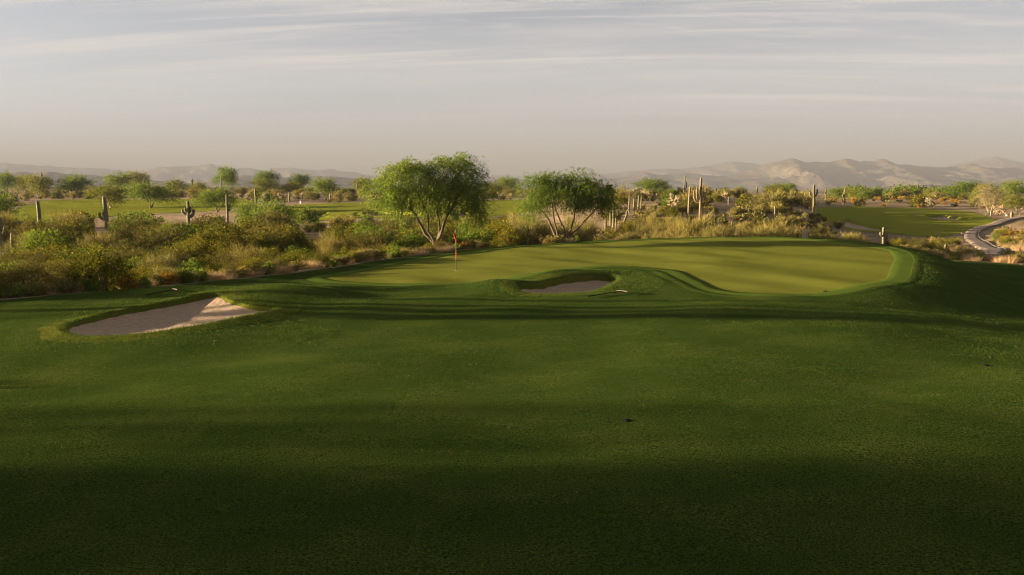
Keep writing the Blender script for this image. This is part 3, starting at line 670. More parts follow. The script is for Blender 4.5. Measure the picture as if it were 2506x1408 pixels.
# ------------------------------------------------------------------ registry used to place and label things
REG = []
def empty(name, loc, rz=0.0, sc=1.0):
    e = bpy.data.objects.new(name, None); COL.objects.link(e); e.empty_display_size = 0.3
    e.location = tuple(float(q) for q in loc); e.rotation_euler = (0, 0, rz); e.scale = (sc, sc, sc) if np.isscalar(sc) else sc
    return e
def px(x, y, z):
    fy = y * cp - (z - CAMZ) * sp; return W0 / 2 + F * x / fy, H0 / 2 - F * (y * sp + (z - CAMZ) * cp) / fy
def ground_z(x, y):
    return float((raw_h if y > 60 else land_h)(np.array([x]), np.array([y]))[0])
def put(name, parts, x, y, rz, sc, label=None, cat=None, group=None, zone=None, single=False, sink=0.04, noun=None):
    z = ground_z(x, y) - sink
    if single:
        e = obj(name, parts[0][1]); e.location = (x, y, z); e.rotation_euler = (0, 0, rz); e.scale = (sc, sc, sc) if np.isscalar(sc) else sc
    else:
        e = empty(name, (x, y, z), rz, sc)
        for pn, me in parts: obj(pn, me, e)
    if label: tag(e, label, cat, group)
    else: REG.append(dict(o=e, noun=noun, cat=cat, group=group, zone=zone, u=px(x, y, z)[0], y=y))
    return e
ORD = ['first', 'second', 'third', 'fourth', 'fifth', 'sixth', 'seventh', 'eighth', 'ninth', 'tenth', 'eleventh', 'twelfth', 'thirteenth', 'fourteenth', 'fifteenth', 'sixteenth', 'seventeenth', 'eighteenth', 'nineteenth', 'twentieth']
def ordinal(k):
    if k < 20: return ORD[k]
    tens = {2: 'twenty', 3: 'thirty', 4: 'forty', 5: 'fifty', 6: 'sixty', 7: 'seventy', 8: 'eighty', 9: 'ninety', 10: 'hundred', 11: 'hundred-ten', 12: 'hundred-twenty'}[(k + 1) // 10]
    return tens[:-1] + 'ieth' if (k + 1) % 10 == 0 else tens + '-' + ORD[(k + 1) % 10 - 1]
# ------------------------------------------------------------------ two big mesquites behind the green
def rel(u, v, u0, y, zb, dy=0.0):
    k = y / F; return ((u - u0) * k, dy, (CAMZ - zb) - (v - HOR) * k)

def hero_tree(u0, y, stems_px, lobes_px, seed, label, nclump, nleaf):
    x = (u0 - W0 / 2) / F * y; zb = float(land_h(np.array([x]), np.array([y]))[0])
    rng = np.random.default_rng(seed); st = []
    for pts, r0, r1 in stems_px:
        dirs = rng.normal() * 0.9; n = len(pts); P = [np.array(rel(u, v, u0, y, zb, dirs * k / n)) for k, (u, v) in enumerate(pts)]
        P = [np.array([P[0][0] * 0.5, 0, -0.3])] + P; st.append((P, r0, r1))
    lb = [(rel(u, v, u0, y, zb, dy), r) for u, v, dy, r in lobes_px]
    tr, cr = tree_meshes('big_mesquite', seed, st, lb, nclump, nleaf, 0.15, 0.026, M['mesquite'], M['bark'], 0.5, 0.40, 8, 0.45)
    e = empty('mesquite_tree', (x, y, zb)); obj('trunk', tr, e); obj('crown', cr, e); tag(e, label, 'tree', 'mesquite trees'); return e
hero_tree(1065, 66.5,
  [([(1062, 606), (1050, 580), (1030, 545), (1008, 510), (980, 465)], 0.17, 0.05), ([(1064, 604), (1053, 570), (1046, 520), (1034, 470)], 0.12, 0.04),
   ([(1068, 604), (1077, 562), (1070, 512), (1086, 462)], 0.12, 0.04), ([(1069, 604), (1081, 570), (1092, 532), (1114, 497), (1146, 455)], 0.17, 0.05), ([(1069, 604), (1084, 560), (1100, 500), (1110, 440)], 0.10, 0.04)],
  [(1000, 447, -0.3, (2.1, 2.3, 1.35)), (1098, 432, 0.3, (1.9, 2.3, 1.4)), (1160, 460, 0.0, (1.15, 2.0, 1.5)), (940, 468, 0.2, (1.35, 1.7, 1.05)), (1060, 480, 0.0, (2.8, 2.4, 1.0)), (1166, 520, 0.3, (0.75, 1.1, 0.7)), (962, 502, -0.2, (1.2, 1.4, 0.6)), (1127, 406, 0.0, (0.95, 1.1, 0.65)), (1018, 418, 0.2, (1.1, 1.2, 0.7))],
  101, 'tall spreading mesquite tree with forked dark trunks behind the red flagstick', 320, 145)
hero_tree(1385, 78.0,
  [([(1362, 588), (1345, 545), (1326, 515), (1303, 478)], 0.12, 0.04), ([(1368, 588), (1356, 540), (1349, 495)], 0.10, 0.04), ([(1384, 588), (1379, 560), (1364, 530), (1352, 480)], 0.12, 0.04),
   ([(1396, 588), (1411, 560), (1440, 532), (1470, 500)], 0.12, 0.04), ([(1393, 588), (1401, 545), (1412, 490), (1418, 450)], 0.10, 0.03)],
  [(1310, 465, 0, (1.4, 1.7, 1.05)), (1350, 453, 0.3, (1.2, 1.7, 0.9)), (1415, 451, -0.2, (1.3, 1.7, 1.0)), (1458, 475, 0.2, (1.5, 1.7, 1.05)), (1380, 485, 0, (2.6, 2.1, 0.9)), (1482, 500, 0, (0.95, 1.2, 0.6)), (1310, 500, -0.3, (1.15, 1.3, 0.65)), (1340, 441, 0, (0.6, 0.7, 0.6)), (1408, 439, 0, (0.7, 0.8, 0.6))],
  202, 'broad many-stemmed mesquite tree behind the back rim of the putting green', 275, 140)

# ------------------------------------------------------------------ shared meshes of the smaller plants
def gen_tree(name, seed, h, w, mat, bark, flat=0.5, nclump=120, nleaf=34, ll=0.30, lw=0.055, low=0.42, shell=0.5):
    rng = np.random.default_rng(seed); st = []; ns = rng.integers(3, 6)
    for k in range(ns):
        az = rng.random() * 6.283; q = 0.30 * w * (0.5 + 0.6 * rng.random())
        st.append(([(0.05 * math.cos(az), 0.05 * math.sin(az), -0.4), (0.25 * q * math.cos(az), 0.25 * q * math.sin(az), 0.20 * h), (0.7 * q * math.cos(az), 0.7 * q * math.sin(az), 0.42 * h), (q * math.cos(az), q * math.sin(az), 0.7 * h)], 0.020 * h, 0.007 * h))
    lb = []
    for k in range(7):
        az = k * 2.4 + rng.random(); q = w * 0.5 * (0.25 + 0.42 * rng.random()); zz = h * (low + 0.14 + (0.76 - low) * 0.75 * rng.random())
        lb.append(((q * math.cos(az), q * math.sin(az), zz), (w * 0.22, w * 0.22, h * 0.5 * flat * (0.6 + 0.5 * rng.random()))))
    lb.append(((0, 0, h * 0.74), (w * 0.30, w * 0.30, h * 0.24)))
    return tree_meshes(name, seed, st, lb, nclump, nleaf, ll, lw, M[mat], M[bark], 0.15, 0.09 * w, 6, shell)

LIB = {}
LIB['mesquite'] = [gen_tree('mesquite', 300 + k, 6.0, 7.5, 'mesquite', 'bark', 0.5, 170, 56, 0.26, 0.06, 0.33) for k in range(4)]
LIB['palo_verde'] = [gen_tree('palo_verde', 320 + k, 5.0, 6.0, 'mesquite_y', 'palebark', 0.5, 160, 50, 0.24, 0.045, 0.33) for k in range(3)]
LIB['shade_mesquite'] = [gen_tree('tall_mesquite', 340 + k, 9.0, 8.0, 'mesquite', 'bark', 0.55, 180, 50, 0.42, 0.12, 0.20) for k in range(2)]
LIB['high_mesquite'] = [gen_tree('high_mesquite', 350 + k, 11.0, 8.0, 'mesquite', 'bark', 0.36, 90, 34, 0.42, 0.10, 0.56) for k in range(2)]
LIB['sparse_mesquite'] = [gen_tree('sparse_mesquite', 356 + k, 11.0, 9.0, 'mesquite', 'bark', 0.40, 44, 22, 0.42, 0.09, 0.50) for k in range(2)]
LIB['bare_tree'] = [gen_tree('bare_tree', 360, 4.5, 5.4, 'bare', 'palebark', 0.5, 240, 26, 0.34, 0.010, 0.30, 0.35)]
def sh(kind, n, **kw): LIB[kind] = [shrub_meshes(kind, hash_seed(kind) + k, **kw) for k in range(n)]
def hash_seed(s): return sum(ord(c) * (i + 3) for i, c in enumerate(s)) % 9000
sh('creosote', 4, h=2.2, w=2.9, nstem=24, nclump=240, nleaf=36, ll=0.085, lw=0.030, mat=M['creosote'], clump_r=0.13, up=0.4, flower=0.025, dome=0.72)
sh('broom', 4, h=2.2, w=2.8, nstem=26, nclump=230, nleaf=26, ll=0.40, lw=0.011, mat=M['broom'], clump_r=0.16, up=1.3, tri=True, low=0.05)
sh('leafy', 3, h=2.1, w=2.7, nstem=20, nclump=230, nleaf=32, ll=0.105, lw=0.036, mat=M['leafy'], clump_r=0.14, up=0.3, dome=0.75)
sh('thorn', 3, h=2.3, w=3.0, nstem=26, nclump=250, nleaf=32, ll=0.15, lw=0.016, mat=M['thorn'], clump_r=0.14, up=0.6, dome=0.7)
sh('bursage', 3, h=0.75, w=1.2, nstem=12, nclump=60, nleaf=24, ll=0.10, lw=0.022, mat=M['bursage'], clump_r=0.09, up=0.6, stem_r=0.008)
sh('rust', 2, h=0.8, w=1.3, nstem=12, nclump=60, nleaf=24, ll=0.12, lw=0.030, mat=M['rust'], clump_r=0.10, up=0.5, stem_r=0.008)
sh('weed', 2, h=0.6, w=0.9, nstem=10, nclump=50, nleaf=22, ll=0.11, lw=0.040, mat=M['weed'], clump_r=0.09, up=0.5, stem_r=0.006)
sh('far_creosote', 3, h=2.0, w=2.8, nstem=14, nclump=90, nleaf=18, ll=0.20, lw=0.060, mat=M['creosote'], clump_r=0.16, up=0.4, flower=0.04, dome=0.7)
sh('far_broom', 3, h=2.2, w=2.8, nstem=14, nclump=90, nleaf=18, ll=0.45, lw=0.026, mat=M['broom'], clump_r=0.20, up=1.2, low=0.05)
sh('far_thorn', 3, h=2.0, w=2.8, nstem=14, nclump=90, nleaf=18, ll=0.24, lw=0.050, mat=M['thorn'], clump_r=0.17, up=0.5, dome=0.7)
sh('far_leafy', 2, h=2.2, w=2.8, nstem=14, nclump=90, nleaf=18, ll=0.22, lw=0.070, mat=M['leafy'], clump_r=0.17, up=0.3, dome=0.75)
sh('far_bursage', 3, h=0.8, w=1.3, nstem=8, nclump=34, nleaf=12, ll=0.18, lw=0.05, mat=M['bursage'], clump_r=0.10, up=0.5)
sh('far_rust', 2, h=0.9, w=1.7, nstem=8, nclump=34, nleaf=12, ll=0.20, lw=0.06, mat=M['rust'], clump_r=0.12, up=0.5)
LIB['straw'] = [tuft_mesh('dry_grass', 500 + k, 0.75, 0.7, 320, 0.010, M['straw']) for k in range(3)]
LIB['cholla'] = [cholla_meshes('cholla', 520 + k, 1.9) for k in range(4)]

KIND = {  # kind: (object name, part names, noun, category, group)
 'creosote': ('creosote_bush', 'olive yellow-flowered creosote bush', 'bush', 'creosote bushes'), 'broom': ('broom_bush', 'pale straw-coloured twiggy bush', 'bush', 'pale twiggy bushes'),
 'leafy': ('leafy_shrub', 'fresh green leafy shrub', 'shrub', 'green leafy shrubs'), 'thorn': ('thorn_bush', 'dull olive-brown thorny bush', 'bush', 'thorny bushes'),
 'bursage': ('bursage_shrub', 'low grey-tan bursage shrub', 'shrub', 'low bursage shrubs'), 'rust': ('rusty_shrub', 'low rust-orange shrub', 'shrub', 'rust-orange shrubs'),
 'weed': ('weed_clump', 'bright green weed clump', 'weeds', 'green weed clumps'), 'straw': ('dry_grass_tuft', 'tan dry grass tuft', 'grass tuft', 'dry grass tufts'),
 'cholla': ('cholla_cactus', 'pale knobbly cholla cactus', 'cactus', 'cholla cacti'), 'mesquite': ('mesquite_tree', 'green mesquite tree', 'tree', 'mesquite trees'), 'palo_verde': ('palo_verde_tree', 'yellow-green palo verde tree', 'tree', 'palo verde trees')}

def plant(kind, x, y, sc, zone, rng, label=None):
    far = 'far_' + kind if y > 118 and 'far_' + kind in LIB else kind
    me = LIB[far][rng.integers(len(LIB[far]))]; nm, noun, cat, grp = KIND[kind]
    if isinstance(me, tuple):
        pn = ('trunk', 'crown') if cat == 'tree' else ('trunk', 'joints') if kind == 'cholla' else ('stems', 'foliage')
        parts = list(zip(pn, me))
    else: parts = [('blades', me)]
    s = (sc * (0.9 + 0.25 * rng.random()), sc * (0.9 + 0.25 * rng.random()), sc)
    return put(nm, parts, x, y, rng.random() * 6.283, s, label, cat, grp, zone, single=len(parts) == 1, noun=noun)

TAKEN = []
def clear(x, y, r):
    if y < edge_y(x) + 0.5 + 0.35 * r and y < 80: return False
    if any((x - a) ** 2 + (y - b) ** 2 < (0.75 * (r + q)) ** 2 for a, b, q in TAKEN): return False
    if np.min((PATH[:, 0] - x) ** 2 + (PATH[:, 1] - y) ** 2) < (1.4 + 0.6 * r) ** 2: return False
    for _, lp in FAIRWAYS:
        if y > 100 and sdist(lp, np.array([x]), np.array([y]), 5.0)[0] < 0.3 + 0.4 * r: return False
    return True

def tree_px(kind, u, vtop, D, wpx, label, zrot=None, rng=np.random.default_rng(77)):
    """a tree whose top shows at (u, vtop) when it stands at distance D"""
    x = (u - W0 / 2) / F * D; zb = float(land_h(np.array([x]), np.array([D]))[0]); h = CAMZ - (vtop - HOR) * D / F - zb
    me = LIB[kind][rng.integers(len(LIB[kind]))]; nm, noun, cat, grp = KIND[kind if kind in KIND else 'mesquite']
    co = np.empty(len(me[1].vertices) * 3, np.float32); me[1].vertices.foreach_get('co', co); co = co.reshape(-1, 3)
    h0 = np.percentile(co[:, 2], 98.5); w0 = np.percentile(co[:, 0], 96.5) - np.percentile(co[:, 0], 3.5)
    s = h / h0; sw = 0.86 * wpx * D / F / w0
    e = put(nm, [('trunk', me[0]), ('crown', me[1])], x, D, rng.random() * 6.283, (sw, sw, s), label, cat, grp); TAKEN.append((x, D, 0.6)); return e

tree_px('mesquite', 372, 449, 215, 118, 'dense round mesquite tree at the edge of the far fairway, behind the hooked saguaro')
tree_px('palo_verde', 276, 455, 222, 116, 'yellow-green palo verde tree touching the dense round mesquite by the far fairway')
tree_px('palo_verde', 102, 430, 330, 72, 'spreading yellow-green tree with a forked trunk on the sandy bank behind the far fairway')
tree_px('mesquite', 189, 430, 330, 80, 'darker green vase-shaped tree on the sandy bank behind the far fairway')
tree_px('mesquite', 296, 425, 420, 66, 'low wide mesquite tree on the skyline behind the far fairway')
tree_px('palo_verde', 342, 421, 470, 60, 'flat-topped umbrella tree on the skyline beside the low wide mesquite')
tree_px('mesquite', 555, 411, 400, 68, 'tall umbrella mesquite on the skyline with a thin saguaro before it')
tree_px('mesquite', 655, 419, 440, 56, 'dark rounded mesquite on the skyline in two lobes')
tree_px('palo_verde', 652, 440, 330, 70, 'pale yellow-green tree below the dark two-lobed mesquite')
tree_px('mesquite', 733, 427, 400, 58, 'dome-shaped dark mesquite on the skyline behind the cholla patch')
tree_px('palo_verde', 712, 446, 330, 60, 'olive tree standing before the dome-shaped dark mesquite')
tree_px('mesquite', 800, 437, 262, 62, 'bright green mesquite with a dark trunk beside the far fairway')
tree_px('mesquite', 535, 462, 190, 104, 'bright green low mesquite behind the clustered saguaros')
tree_px('mesquite', 5, 474, 150, 88, 'dark mesquite leaning in at the left edge of the picture')
tree_px('mesquite', 668, 491, 118, 96, 'bushy dark green mesquite in the wash below the far bunker')
tree_px('mesquite', 612, 497, 124, 70, 'smaller bushy mesquite in the wash beside the bushy dark green one')
tree_px('palo_verde', 1888, 450, 205, 54, 'golden palo verde with pale bare stems on the crest')
tree_px('mesquite', 1926, 449, 212, 56, 'greener tree touching the golden palo verde on the crest')
tree_px('mesquite', 1596, 438, 205, 80, 'dome-shaped green mesquite on the crest behind the cholla bank')
tree_px('mesquite', 1242, 433, 330, 52, 'rounded mesquite between the two big trees on the sandy flat')
tree_px('palo_verde', 890, 436, 360, 56, 'hazy yellow tree left of the tall spreading mesquite')
tree_px('mesquite', 930, 437, 330, 60, 'green tree half hidden by the tall spreading mesquite')
tree_px('palo_verde', 1205, 446, 300, 56, 'small pale tree just right of the tall spreading mesquite')
tree_px('palo_verde', 1440, 446, 280, 60, 'pale tree half hidden behind the many-stemmed mesquite')
tree_px('mesquite', 2046, 460, 300, 44, 'small round mesquite behind the brown broken saguaro')
tree_px('mesquite', 2110, 467, 262, 44, 'small round mesquite behind the back edge of the far green')
tree_px('palo_verde', 2085, 463, 268, 40, 'olive feathery tree left of the small round mesquite by the far green')
tree_px('mesquite', 2356, 445, 300, 82, 'wide dark mesquite farthest left of the grove by the cart path')
tree_px('palo_verde', 2412, 450, 262, 70, 'light green tree in the grove behind the bare tree')
tree_px('mesquite', 2478, 443, 250, 74, 'darkest mesquite of the grove by the cart path')
tree_px('palo_verde', 2488, 480, 182, 74, 'palo verde over the stout saguaro at the cart path')
tree_px('palo_verde', 2272, 463, 330, 32, 'small golden palo verde on the sandy flat beyond the far green')
tree_px('palo_verde', 440, 440, 360, 60, 'bushy olive tree on the skyline right of the umbrella tree')
tree_px('palo_verde', 485, 446, 330, 50, 'feathery pale tree before the skyline left of the tall umbrella mesquite')
tree_px('mesquite', 22, 424, 420, 56, 'dark tree at the left end of the skyline')
tree_px('palo_verde', 60, 430, 430, 46, 'olive round tree second from the left on the skyline')
tree_px('mesquite', 1772, 459, 420, 36, 'small green tree beyond the crest right of the candelabra saguaro')
tree_px('mesquite', 1808, 458, 420, 32, 'second small green tree beyond the crest, near the thin bare saguaro')
x, y = (2420 - W0 / 2) / F * 176, 176.0
me = LIB['bare_tree'][0]; put('bare_tree', [('trunk', me[0]), ('crown', me[1])], x, y, 0.7, 1.22, 'leafless pale tree with spreading grey branches beside the cart path', 'tree'); TAKEN.append((x, y, 1.0))

# ---- trees left of the view: their shadows lie across the fairway
# (x, y where the shadow crosses the middle of the lawn, height, spread, crown type)
SHADE = [(-62, 32.0, 11.8, 0.26, 1), (-70, 33.7, 12.5, 0.13, 1), (-56, 35.0, 10.0, 0.09, 1), (-66, 36.8, 11.5, 0.07, 1), (-31, 8.6, 9.0, 0.9, 0), (-36, 5.6, 9.5, 1.2, 0), (-30, 2.4, 8.5, 1.2, 0), (-41, -0.5, 10.0, 1.2, 0), (-33, -5.0, 9.0, 1.2, 0), (-47, 8.0, 11.0, 0.9, 0), (-52, 3.6, 11.0, 1.2, 0),
         (-104, 13.0, 16.0, 0.45, 2), (-118, 15.6, 17.5, 0.40, 2), (-92, 11.6, 14.0, 0.45, 0), (-126, 18.2, 18.0, 0.20, 2)]
SHADE = [(x, y - x * math.tan(math.radians(4.0)), h, w, t) for x, y, h, w, t in SHADE]
_r = np.random.default_rng(5)
for k, (x, y, h, w, hi) in enumerate(SHADE):
    me = LIB[('shade_mesquite', 'high_mesquite', 'sparse_mesquite')[hi]][k % 2]; sc = h / (11.0 if hi else 9.4)
    put('mesquite_tree', [('trunk', me[0]), ('crown', me[1])], x, y, _r.random() * 6.28, (sc * w, sc * w, sc), 'tall mesquite beyond the left edge, %s counted away from the camera, shading the lawn' % ORD[int(np.argsort(np.argsort([q[1] for q in SHADE]))[k])], 'tree', 'mesquite trees')

_q = np.random.default_rng(9)
plant('creosote', -29.5, 24.3, 0.95, 'beyond the left edge of the lawn', _q); plant('thorn', -33.0, 23.2, 0.9, 'beyond the left edge of the lawn', _q)
# ------------------------------------------------------------------ saguaros
def saguaro(u, vtop, D, wpx, arms=(), label='', lean=0.0, mat='saguaro', hidden=0.0, seed=[0]):
    """arms: (px beside the stem, height in px where it leaves, height in px of its tip, width px) seen from the photograph's side"""
    seed[0] += 1; rng = np.random.default_rng(900 + seed[0]); k = D / F
    x = (u - W0 / 2) / F * D; zb = float(land_h(np.array([x]), np.array([D]))[0]); h = (HOR - vtop) * k + CAMZ - zb; r = wpx * k / 2
    e = empty('saguaro_cactus', (x, D, zb)); tag(e, label, 'cactus', 'saguaro cacti'); TAKEN.append((x, D, r + 0.2))
    j = rng.normal(size=2) * 0.015 * h
    obj('stem', saguaro_column([(-lean * h * 0.0, 0, -0.4), (lean * h * 0.3 + j[0], j[1], 0.35 * h), (lean * h * 0.7, 0, 0.7 * h), (lean * h, 0, h - r)], r, seed[0], mat, 'stem'), e)
    for i, (ax, vj, vt, aw) in enumerate(arms):
        zj, zt = (HOR - vj) * k + CAMZ - zb, (HOR - vt) * k + CAMZ - zb; X = ax * k; ra = aw * k / 2; yo = rng.normal() * 0.3 * abs(X)
        P = [(X * 0.1 + lean * zj, 0, zj), (X * 0.6 + lean * zj, yo * 0.5, zj + 0.02 * h), (X * 0.97 + lean * zj, yo, zj + min(0.45 * (zt - zj), abs(X) * 0.9)), (X + lean * zj, yo, zt - ra)]
        obj('arm', saguaro_column(P, ra, seed[0] * 10 + i, mat, 'arm'), e)
    return e
saguaro(102, 491, 140, 9.5, (), 'thick single-stemmed saguaro rising from dark brush before the far fairway', -0.07)
saguaro(263, 480, 148, 10, [(-17, 537, 519, 7), (-6, 530, 516, 7)], 'saguaro with two short hooked arms on its left in the wash', -0.05)
saguaro(4, 530, 104, 15, [(14, 572, 551, 11)], 'stout saguaro with one stubby arm at the left edge of the picture', -0.05)
saguaro(30, 569, 103, 10, (), 'short rounded saguaro stump-like column beside the stout left-edge saguaro')
saguaro(357, 441, 300, 3, (), 'thin distant saguaro, first of a pair above the dense mesquite')
saguaro(370, 443, 300, 3.4, (), 'thin distant saguaro, second of a pair above the dense mesquite')
saguaro(476, 438, 420, 3, [(-3, 446, 441, 2)], 'tiny distant saguaro on the skyline left of the umbrella mesquite')
saguaro(109, 422, 420, 2.6, [(3, 432, 427, 2)], 'tiny distant saguaro above the forked yellow-green tree')
saguaro(545, 430, 392, 3, (), 'thin pale saguaro standing before the umbrella mesquite trunk')
saguaro(463, 491, 128, 7.5, [(-15, 525, 512, 6), (-7, 520, 508, 5), (6, 520, 505, 5), (12, 530, 511, 8)], 'saguaro ringed by five short arms among pale twigs in the wash')
saguaro(558, 476, 142, 5.5, [(6, 510, 498, 5), (11, 515, 506, 5)], 'slim saguaro with two low arms before the bright green low mesquite')
saguaro(628, 462, 238, 5.5, (), 'bare single saguaro left of the cholla patch by the far fairway')
saguaro(685, 474, 262, 3.6, (), 'short dark saguaro among the chollas, left one of two')
saguaro(710, 470, 255, 3.6, (), 'dark narrow saguaro among the chollas, right one of two')
saguaro(810, 473, 255, 3.4, (), 'narrow saguaro just right of the dark tree trunk by the far fairway')
saguaro(823, 479, 258, 3, (), 'shorter narrow saguaro behind the green mesquite by the far fairway')
saguaro(876, 448, 330, 3, [(4, 460, 452, 2)], 'distant saguaro before the hazy yellow tree')
saguaro(983, 497, 150, 6.5, (), 'single saguaro seen under the crown of the tall spreading mesquite')
saguaro(1389, 531, 92, 6.5, [(9, 560, 545, 5), (-5, 566, 556, 4)], 'saguaro with two arms between the stems of the many-stemmed mesquite')
saguaro(1494, 450, 125, 4.8, (), 'very tall thin saguaro at the right edge of the many-stemmed mesquite crown')
saguaro(1501, 493, 118, 5.5, (), 'pale straight saguaro below the very tall thin one')
saguaro(1482, 534, 104, 5, (), 'short saguaro half buried in pale twigs beside the straight pair')
saguaro(1526, 511, 116, 5, (), 'leaning saguaro right of the pale straight one', 0.18)
saguaro(1507, 533, 110, 3.4, (), 'small slender saguaro between the straight pair and the leaning one')
saguaro(1539.5, 479, 142, 4.4, (), 'straight dark saguaro left of the close saguaro cluster')
saguaro(1551, 487, 146, 4.6, [], 'leftmost and thickest column of the close saguaro cluster')
saguaro(1555.5, 492, 142, 3.2, [], 'thin short column in the close saguaro cluster')
saguaro(1562, 478, 148, 4.4, [], 'tallest column of the close saguaro cluster')
saguaro(1568.5, 479, 147, 3.6, [], 'rightmost column of the close saguaro cluster')
saguaro(1517, 453, 225, 2.0, (), 'tiny thin saguaro, first of four on the crest')
saguaro(1522, 446, 215, 2.6, (), 'tallest tiny saguaro of the four on the crest')
saguaro(1528, 456, 225, 2.0, (), 'smallest saguaro of the four on the crest')
saguaro(1532, 453, 218, 2.6, (), 'last tiny saguaro of the four on the crest')
saguaro(1673, 430, 190, 3.4, [(-6, 464, 460, 2.6), (4.5, 462, 445, 2.8)], 'tall thin saguaro with a hooked left arm on the crest')
saguaro(1683.5, 457, 138, 4.8, (), 'weathered straight saguaro pole left of the candelabra saguaro', 0.04, 'saguaro_brown')
saguaro(1711, 435, 130, 6.2, [(-15, 496, 467, 3.4), (-8.5, 492, 456, 3.0), (13, 491, 459, 3.4), (8, 487, 467, 2.6)], 'great candelabra saguaro with four upright arms and brown trunk', 0.015, 'saguaro_brown')
saguaro(1658, 457, 205, 2.2, (), 'tiny saguaro on the crest left of the hook-armed one')
saguaro(1751, 460, 205, 2.6, (), 'thin saguaro on the crest right of the candelabra saguaro')
saguaro(1768, 463, 250, 2.0, (), 'faint thin saguaro before the small green trees beyond the crest')
saguaro(1850, 454, 205, 3.4, [(5, 476, 470, 2.2)], 'dark slim saguaro standing out on the crest left of the golden palo verde')
saguaro(1988, 452, 160, 6.2, [(-9, 482, 470, 4), (8, 480, 463, 4.4), (11, 500, 486, 4)], 'large grey-green saguaro with three thick arms beside the far green')
saguaro(2018, 456, 250, 2.6, [(-4, 476, 468, 1.8)], 'distant thin saguaro right of the three-armed one')
saguaro(1895, 504, 134, 4.8, [(9, 532, 517, 3.0)], 'saguaro with a bent side arm below the golden palo verde')
saguaro(1791, 541, 112, 4.2, (), 'short green saguaro alone on the stony slope')
saguaro(1781, 482, 165, 3.6, (), 'dark stubby saguaro on the upper slope right of the candelabra')
saguaro(2061, 462, 218, 3.8, [(-4, 484, 475, 2.6)], 'brown broken saguaro behind the far green', 0.05, 'saguaro_brown')
saguaro(2162, 555, 104, 7.2, [(-9, 578, 567, 4.6), (8, 590, 569, 5)], 'sunlit saguaro with two arms just behind the right end of the putting green')
saguaro(2314, 597, 82, 8, (), 'short plump saguaro in the dry grass before the cart path', 0.05)
saguaro(2473, 517, 168, 7.5, (), 'stout pale saguaro beside the cart path bend')
saguaro(2492, 520, 172, 2.8, (), 'slender saguaro right of the stout pale one')
saguaro(2409, 520, 176, 2.6, (), 'tiny green saguaro left of the leafless pale tree')

# dead saguaro skeleton at the rim of the green
def skeleton(u, vtop, D, label):
    k = D / F; x = (u - W0 / 2) / F * D; zb = float(land_h(np.array([x]), np.array([D]))[0]); h = CAMZ - (vtop - HOR) * k - zb
    e = empty('dead_saguaro', (x, D, zb)); tag(e, label, 'cactus'); rng = np.random.default_rng(3); TAKEN.append((x, D, 1.0))
    for i in range(9):
        a = i * 0.698; r = 0.14; top = h * (0.72 + 0.3 * rng.random()); g = Geo()
        g.tube(smooth_line([(r * math.cos(a), r * math.sin(a), -0.3), (r * 0.95 * math.cos(a + 0.1), r * 0.95 * math.sin(a + 0.1), top * 0.6), (r * 1.25 * math.cos(a + 0.1), r * 1.25 * math.sin(a + 0.1), top)], 9), np.linspace(0.062, 0.028, 9), 5)
        obj('rib', g.mesh('rib', M['deadwood']), e)
    for sgn, ln in ((-1, 0.42), (1, 0.46)):
        g = Geo(); g.tube(smooth_line([(0.08 * sgn, 0, h * 0.68), (0.28 * sgn, 0, h * 0.80), (ln * sgn * 1.1, 0.05, h * (0.95 if sgn < 0 else 0.86))], 9), np.linspace(0.06, 0.02, 9), 5)
        obj('arm', g.mesh('arm', M['deadwood']), e)
skeleton(1972, 548, 77.4, 'dead bleached saguaro skeleton at the back rim of the putting green'); TAKEN.append((21.0, 77.6, 2.6))

# ------------------------------------------------------------------ chollas
VIS = [(232, 282, 148, 560), (88, 114, 140, 522), (438, 488, 128, 532), (548, 576, 142, 522), (-20, 44, 104, 602), (1950, 1995, 77.4, 592), (2140, 2184, 104, 604), (1690, 1732, 130, 524), (1674, 1690, 138, 518), (1486, 1508, 125, 548), (1972, 2008, 160, 514), (1544, 1574, 146, 506),
       (2040, 2200, 140, 566), (2200, 2440, 150, 578), (2350, 2440, 110, 600), (712, 806, 150, 535), (806, 1290, 150, 518), (100, 226, 150, 501), (400, 620, 150, 506), (1886, 1910, 134, 530), (1785, 1797, 112, 556), (1520, 1534, 116, 536)]
def hides(x, y, w, h):
    z = float(raw_h(np.array([x]), np.array([y]))[0]) + h; u, v = px(x, y, z); du = w * F / y
    return any(u + du > a and u - du < b and y < d and v < vv for a, b, d, vv in VIS)
def scatter(kinds, wts, zone, n, xy, hs, seed, rad):
    rng = np.random.default_rng(seed); got = 0
    for _ in range(n * 12):
        if got >= n: break
        kind = rng.choice(kinds, p=np.array(wts) / sum(wts)); x, y = xy(rng); s = hs(rng, kind, x, y); r = rad.get(kind, 1.2) * s
        if not clear(x, y, r): continue
        h = s * {'straw': 0.7, 'weed': 0.6, 'bursage': 0.8, 'rust': 0.9, 'cholla': 1.9}.get(kind, 2.35)
        if hides(x, y, 0.8 * r, h):
            s *= 0.55; r *= 0.55
            if hides(x, y, 0.8 * r, h * 0.55): continue
        plant(kind, x, y, s, zone, rng); TAKEN.append((x, y, r)); got += 1
RAD = dict(creosote=1.15, broom=1.1, leafy=1.1, thorn=1.2, bursage=0.5, rust=0.6, weed=0.4, straw=0.3, cholla=0.8)
def band(u0, u1, d0, d1):
    def f(rng):
        d = d0 + (d1 - d0) * rng.random(); u = u0 + (u1 - u0) * rng.random(); return (u - W0 / 2) / F * d, d
    return f
